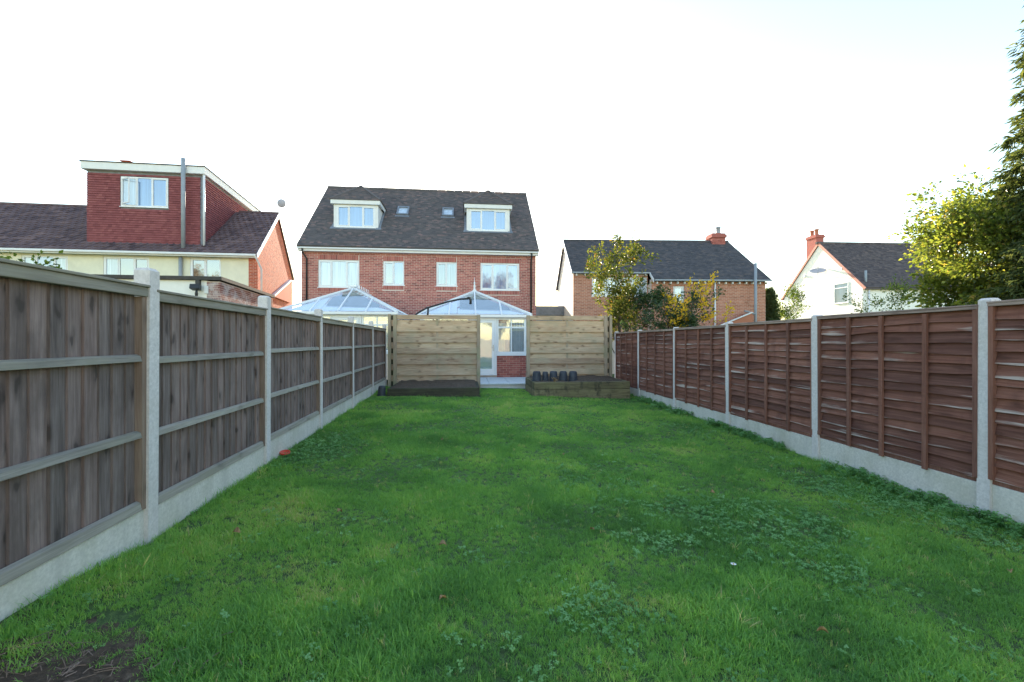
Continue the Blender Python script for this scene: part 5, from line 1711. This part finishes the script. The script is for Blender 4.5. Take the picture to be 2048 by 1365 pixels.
def bare_mask(x, y):
    m_ = 1.15 * blob(x, y, -1.8, 1.66, 0.34, 0.16) + 0.8 * blob(x, y, -1.92, 2.06, 0.16, 0.1) + 0.75 * blob(x, y, 0.05, 2.28, 0.09, 0.06) + 0.75 * blob(x, y, 3.3, 5.0, 0.22, 0.3) + 0.7 * blob(x, y, 0.58, 1.78, 0.09, 0.05) + .6 * blob(x, y, -0.33, 2.25, .06, .05)
    m_ += 0.6 * blob(x, y, 1.4, 4.4, 0.12, 0.12) + 0.6 * blob(x, y, -2.3, 3.1, 0.12, 0.12)
    return np.clip(m_ + np.where(m_ > 0.15, 0.9, 0.45) * (vnoise(x, y, 0.12, 41) * .6 + vnoise(x, y, 0.05, 42) * .4 - 0.55), 0, 1)

def beds_clear(x, y):
    u = (x + 2.98) * c6 + (y - 10.38) * s6
    v_ = -(x + 2.98) * s6 + (y - 10.38) * c6
    a = (u > -0.05) & (u < 2.25) & (v_ > -0.02)
    u2 = (x - 0.56) * c6 + (y - 10.94) * s6
    v2 = -(x - 0.56) * s6 + (y - 10.94) * c6
    b_ = (u2 > -0.05) & (u2 < 2.55) & (v2 > -0.02)
    return ~(a | b_) & (v2 < 1.75)

bands = [(0.6, 1.5, 900), (1.5, 2.6, 3300), (2.6, 4.2, 2500), (4.2, 6.5, 1500), (6.5, 9.0, 850), (9.0, 12.9, 650)]
PX, PY = [], []
for y0, y1, dens in bands:
    n = int(dens * (y1 - y0) * 7.4)
    PX.append(nrg.uniform(-3.8, 4.4, n))
    PY.append(nrg.uniform(y0, y1, n))
PX, PY = np.concatenate(PX), np.concatenate(PY)
ok = in_garden(PX, PY) & beds_clear(PX, PY)
cm, bmk = clover_mask(PX, PY), bare_mask(PX, PY)
keep = ok & (nrg.random(len(PX)) > 0.3 * np.clip((cm - 0.25) * 1.4, 0, 1)) & (nrg.random(len(PX)) > np.clip((bmk - 0.2) * 2.2, 0, 0.97))
PX, PY, cm = PX[keep], PY[keep], cm[keep]
n = len(PX)
big = vnoise(PX, PY, 0.9, 51) * 0.55 + vnoise(PX, PY, 0.3, 52) * 0.45
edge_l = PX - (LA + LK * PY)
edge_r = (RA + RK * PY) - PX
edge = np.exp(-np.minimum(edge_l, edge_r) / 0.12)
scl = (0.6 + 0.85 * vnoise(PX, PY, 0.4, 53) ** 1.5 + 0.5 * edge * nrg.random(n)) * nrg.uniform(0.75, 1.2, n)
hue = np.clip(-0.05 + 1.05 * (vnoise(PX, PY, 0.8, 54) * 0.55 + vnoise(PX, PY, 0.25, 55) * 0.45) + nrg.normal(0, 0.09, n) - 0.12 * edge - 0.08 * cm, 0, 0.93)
hue[nrg.random(n) < 0.012 + 0.03 * (vnoise(PX, PY, 0.35, 56) > 0.7)] = 1.0
rot3 = np.stack([nrg.normal(0, 0.16, n), nrg.normal(0, 0.16, n), nrg.uniform(0, 6.283, n)], 1)
tv = [tuft('grass_tuft', 300 + k, 18, 0.015, 0.046, 0.003, 0.028, M['grass']) for k in range(7)] + [tuft('grass_tuft', 320 + k, 8, 0.04, 0.085, 0.0032, 0.022, M['grass']) for k in range(2)]
idx = nrg.integers(0, 7, n)
idx[nrg.random(n) < 0.03 + 0.25 * (edge > 0.35)] = 7
idx[nrg.random(n) < 0.02] = 8
scl *= np.where(PY > 6, 1.15, 1.0)
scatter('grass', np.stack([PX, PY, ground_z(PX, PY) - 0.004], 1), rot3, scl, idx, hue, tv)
bpy.data.objects['grass']['label'] = 'short uneven lawn grass between the two fences'

n = 60000
PX, PY = nrg.uniform(-3.8, 4.4, n), 1.2 + 11.4 * nrg.random(n) ** 1.5
cm = clover_mask(PX, PY)
keep = in_garden(PX, PY) & beds_clear(PX, PY) & (nrg.random(n) < np.clip((cm - 0.34) * 0.6, 0, 0.36) + 0.012) & (bare_mask(PX, PY) < 0.5)
PX, PY = PX[keep], PY[keep]
n = len(PX)
cvs = [clover('clover_clump', 400 + k, 8, 0.04, 0.036, M['clover'], 0.0115) for k in range(6)]
hue = np.clip(0.2 + 0.7 * vnoise(PX, PY, 0.3, 61) + nrg.normal(0, 0.15, n), 0, 1)
scatter('clover', np.stack([PX, PY, ground_z(PX, PY)], 1), np.stack([nrg.normal(0, 0.1, n), nrg.normal(0, 0.1, n), nrg.uniform(0, 6.283, n)], 1), nrg.uniform(0.7, 1.25, n), nrg.integers(0, 6, n), hue, cvs)
bpy.data.objects['clover']['label'] = 'patches of clover growing through the lawn'

# rank weeds along the foot of the right fence
n = 520
PY = 2.4 + 8.6 * nrg.random(n)
PX = RA + RK * PY - 0.06 - np.abs(nrg.normal(0, 0.1, n)) * (0.6 + 1.4 * vnoise(PY, PY * 0, 0.5, 71))
wk = vnoise(PY, PY * 0 + 3, 0.45, 72) > 0.42
PX, PY = PX[wk], PY[wk]
n = len(PX)
wvs = [clover('weed_clump', 500 + k, 13, 0.06, 0.10, M['clover'], 0.02) for k in range(4)]
scatter('weeds', np.stack([PX, PY, ground_z(PX, PY)], 1), np.stack([nrg.normal(0, 0.15, n), nrg.normal(0, 0.15, n), nrg.uniform(0, 6.283, n)], 1), nrg.uniform(0.6, 1.2, n), nrg.integers(0, 4, n), np.clip(nrg.normal(0.3, 0.2, n), 0, 1), wvs)
bpy.data.objects['weeds']['label'] = 'leafy weeds crowding the gravel boards of the brown fence'

# bare soil patch with twigs and straw
xx, yy = np.meshgrid(np.linspace(-2.35, -1.1, 50), np.linspace(1.4, 2.35, 40))
zz = ground_z(xx, yy) + 0.028 * np.clip(blob(xx, yy, -1.8, 1.7, 0.45, 0.28) * 1.6 - 0.45, -0.6, 0.55) + 0.02 * (vnoise(xx, yy, 0.06, 81) - 0.5)
i_ = (np.arange(39)[:, None] * 50 + np.arange(49)[None, :]).ravel()
o = bpy.data.objects.new('soil_patch', mesh_np('soil_patch', np.stack([xx.ravel(), yy.ravel(), zz.ravel()], 1), np.stack([i_, i_ + 1, i_ + 51, i_ + 50], 1), np.full(len(i_), .5), M['soil'], True))
link(o)['kind'] = 'structure'
mb = MB()
for k in range(110):
    x, y = rnd.gauss(-1.8, 0.22), rnd.gauss(1.76, 0.1)
    z = float(ground_z(x, y)) + 0.022
    a, L = rnd.uniform(0, 6.28), rnd.uniform(0.02, 0.09)
    p = Vector((x, y, z))
    d = Vector((math.cos(a), math.sin(a), rnd.uniform(-.15, .25)))
    mb.tube([p, p + d * L * .5 + Vector((0, 0, rnd.uniform(0, .006))), p + d * L], rnd.uniform(0.0008, 0.0022), 3, rnd.random())
o = mb.build('debris', M['stile'])
tag(o, 'dry twigs and straw strewn over the bare soil corner', None, None, 'stuff')

def g(x, y, dz=0.0):
    return (x, y, float(ground_z(x, y)) + dz)
leaf_pts = [(-0.46, 2.89, 'curled dead leaf on the grass in the middle of the lawn'), (-0.36, 2.27, 'crumpled brown leaf lying nearest the middle of the lawn front'), (-1.88, 2.97, 'brown leaf on the lawn near the first concrete post of the grey fence'),
            (0.59, 3.2, 'small tan leaf in the clover right of the lawn centre'), (1.5, 2.1, 'curled tan leaf in the grass at the lower right'), (1.87, 4.05, 'tan leaf beside the large clover patch'),
            (3.15, 2.75, 'yellowed leaf in the grass near the right edge'), (-1.33, 3.35, 'flat dead leaf between the grey fence and lawn centre'), (-0.95, 5.9, 'dark dead leaf far down the left half of the lawn'), (0.62, 5.3, 'reddish dead leaf on the far middle of the lawn')]
for k, (x, y, lb) in enumerate(leaf_pts):
    rr = random.Random(900 + k)
    L = rr.uniform(0.035, 0.055)
    mb = MB()
    nseg = 6
    ce, le, re_ = [], [], []
    for i in range(nseg + 1):
        t = i / nseg
        w = L * 0.36 * math.sin(math.pi * min(0.98, t * 0.96 + 0.03)) + 0.001
        h = 0.3 * L * math.sin(t * 2.6 + 0.2)
        ce.append((t * L - L / 2, 0, h))
        le.append((t * L - L / 2, w, h + w * 0.7))
        re_.append((t * L - L / 2, -w, h + w * 0.9))
    mb.v = ce + le + re_
    for i in range(nseg):
        n1 = nseg + 1
        mb.f += [(i, i + 1, n1 + i + 1, n1 + i), (i + 1, i, 2 * n1 + i, 2 * n1 + i + 1)]
        mb.t += [rr.random()] * 2
    o = mb.build('fallen_leaf', M['leaf_dead'], None, smooth=True, loc=g(x, y, 0.032), rot=(rr.uniform(-.5, .5), rr.uniform(-.4, .4), rr.uniform(0, 6)))
    md = o.modifiers.new('solid', 'SOLIDIFY')
    md.thickness = 0.0008
    tag(o, lb, 'leaf', 'dead leaves on the lawn')

# red plastic lid by the grey fence, daisy on the right
o = MB().lathe([(0.055, 0), (0.058, 0.006), (0.056, 0.016), (0.05, 0.018), (0.048, 0.012), (0.01, 0.012)], (0, 0, 0), 24).build('plastic_lid', M['red_plastic'], None, smooth=True, loc=g(-2.62, 5.02, 0.03), rot=(0.2, 0.12, 0))
tag(o, 'red plastic lid lying in the grass by the grey fence', 'lid')
da = empty('daisy', g(1.375, 2.7, 0.0))
tag(da, 'single white daisy flower in the grass right of centre', 'flower')
mb = MB()
for k in range(14):
    a = k * 6.283 / 14
    u, w = Vector((math.cos(a), math.sin(a), 0)), Vector((-math.sin(a), math.cos(a), 0))
    z = Vector((0, 0, 0.06))
    mb.prism([z + u * 0.004, z + u * 0.012 + w * 0.003, z + u * 0.018 + Vector((0, 0, .003)), z + u * 0.012 - w * 0.003], (0, 0, 0.0006))
mb.build('petals', M['petal'], da)
MB().lathe([(0.005, 0.06), (0.004, 0.064), (0.001, 0.0655)], (0, 0, 0), 10).build('flower_centre', M['leaf_yellow'], da)
MB().tube([(0.003, 0, 0), (0, 0, 0.06)], 0.0012, 5).build('stem', M['leaf_light'], da)

# dry weed on the right bed, and weeds in the soil
wd = empty('dry_weed', bed_pt(0.56, 0.2, 0.35))
tag(wd, 'small dry weed on the raised bed before the middle pot', 'weed')
mb = MB()
for k in range(16):
    a = rnd.uniform(0, 6.28)
    q = Vector((math.cos(a) * rnd.uniform(.03, .09), math.sin(a) * .06, rnd.uniform(.06, .14)))
    mb.tube([(0, 0, 0), q * 0.55 + Vector((0, 0, .02)), q], 0.003, 3, rnd.random())
    for j in range(3):
        mb.poly([q, q + Vector((rnd.uniform(-.02, .02), 0.01, .02)), q + Vector((rnd.uniform(-.03, .03), -0.01, .01))], rnd.random())
mb.build('stems', M['leaf_dead'], wd)
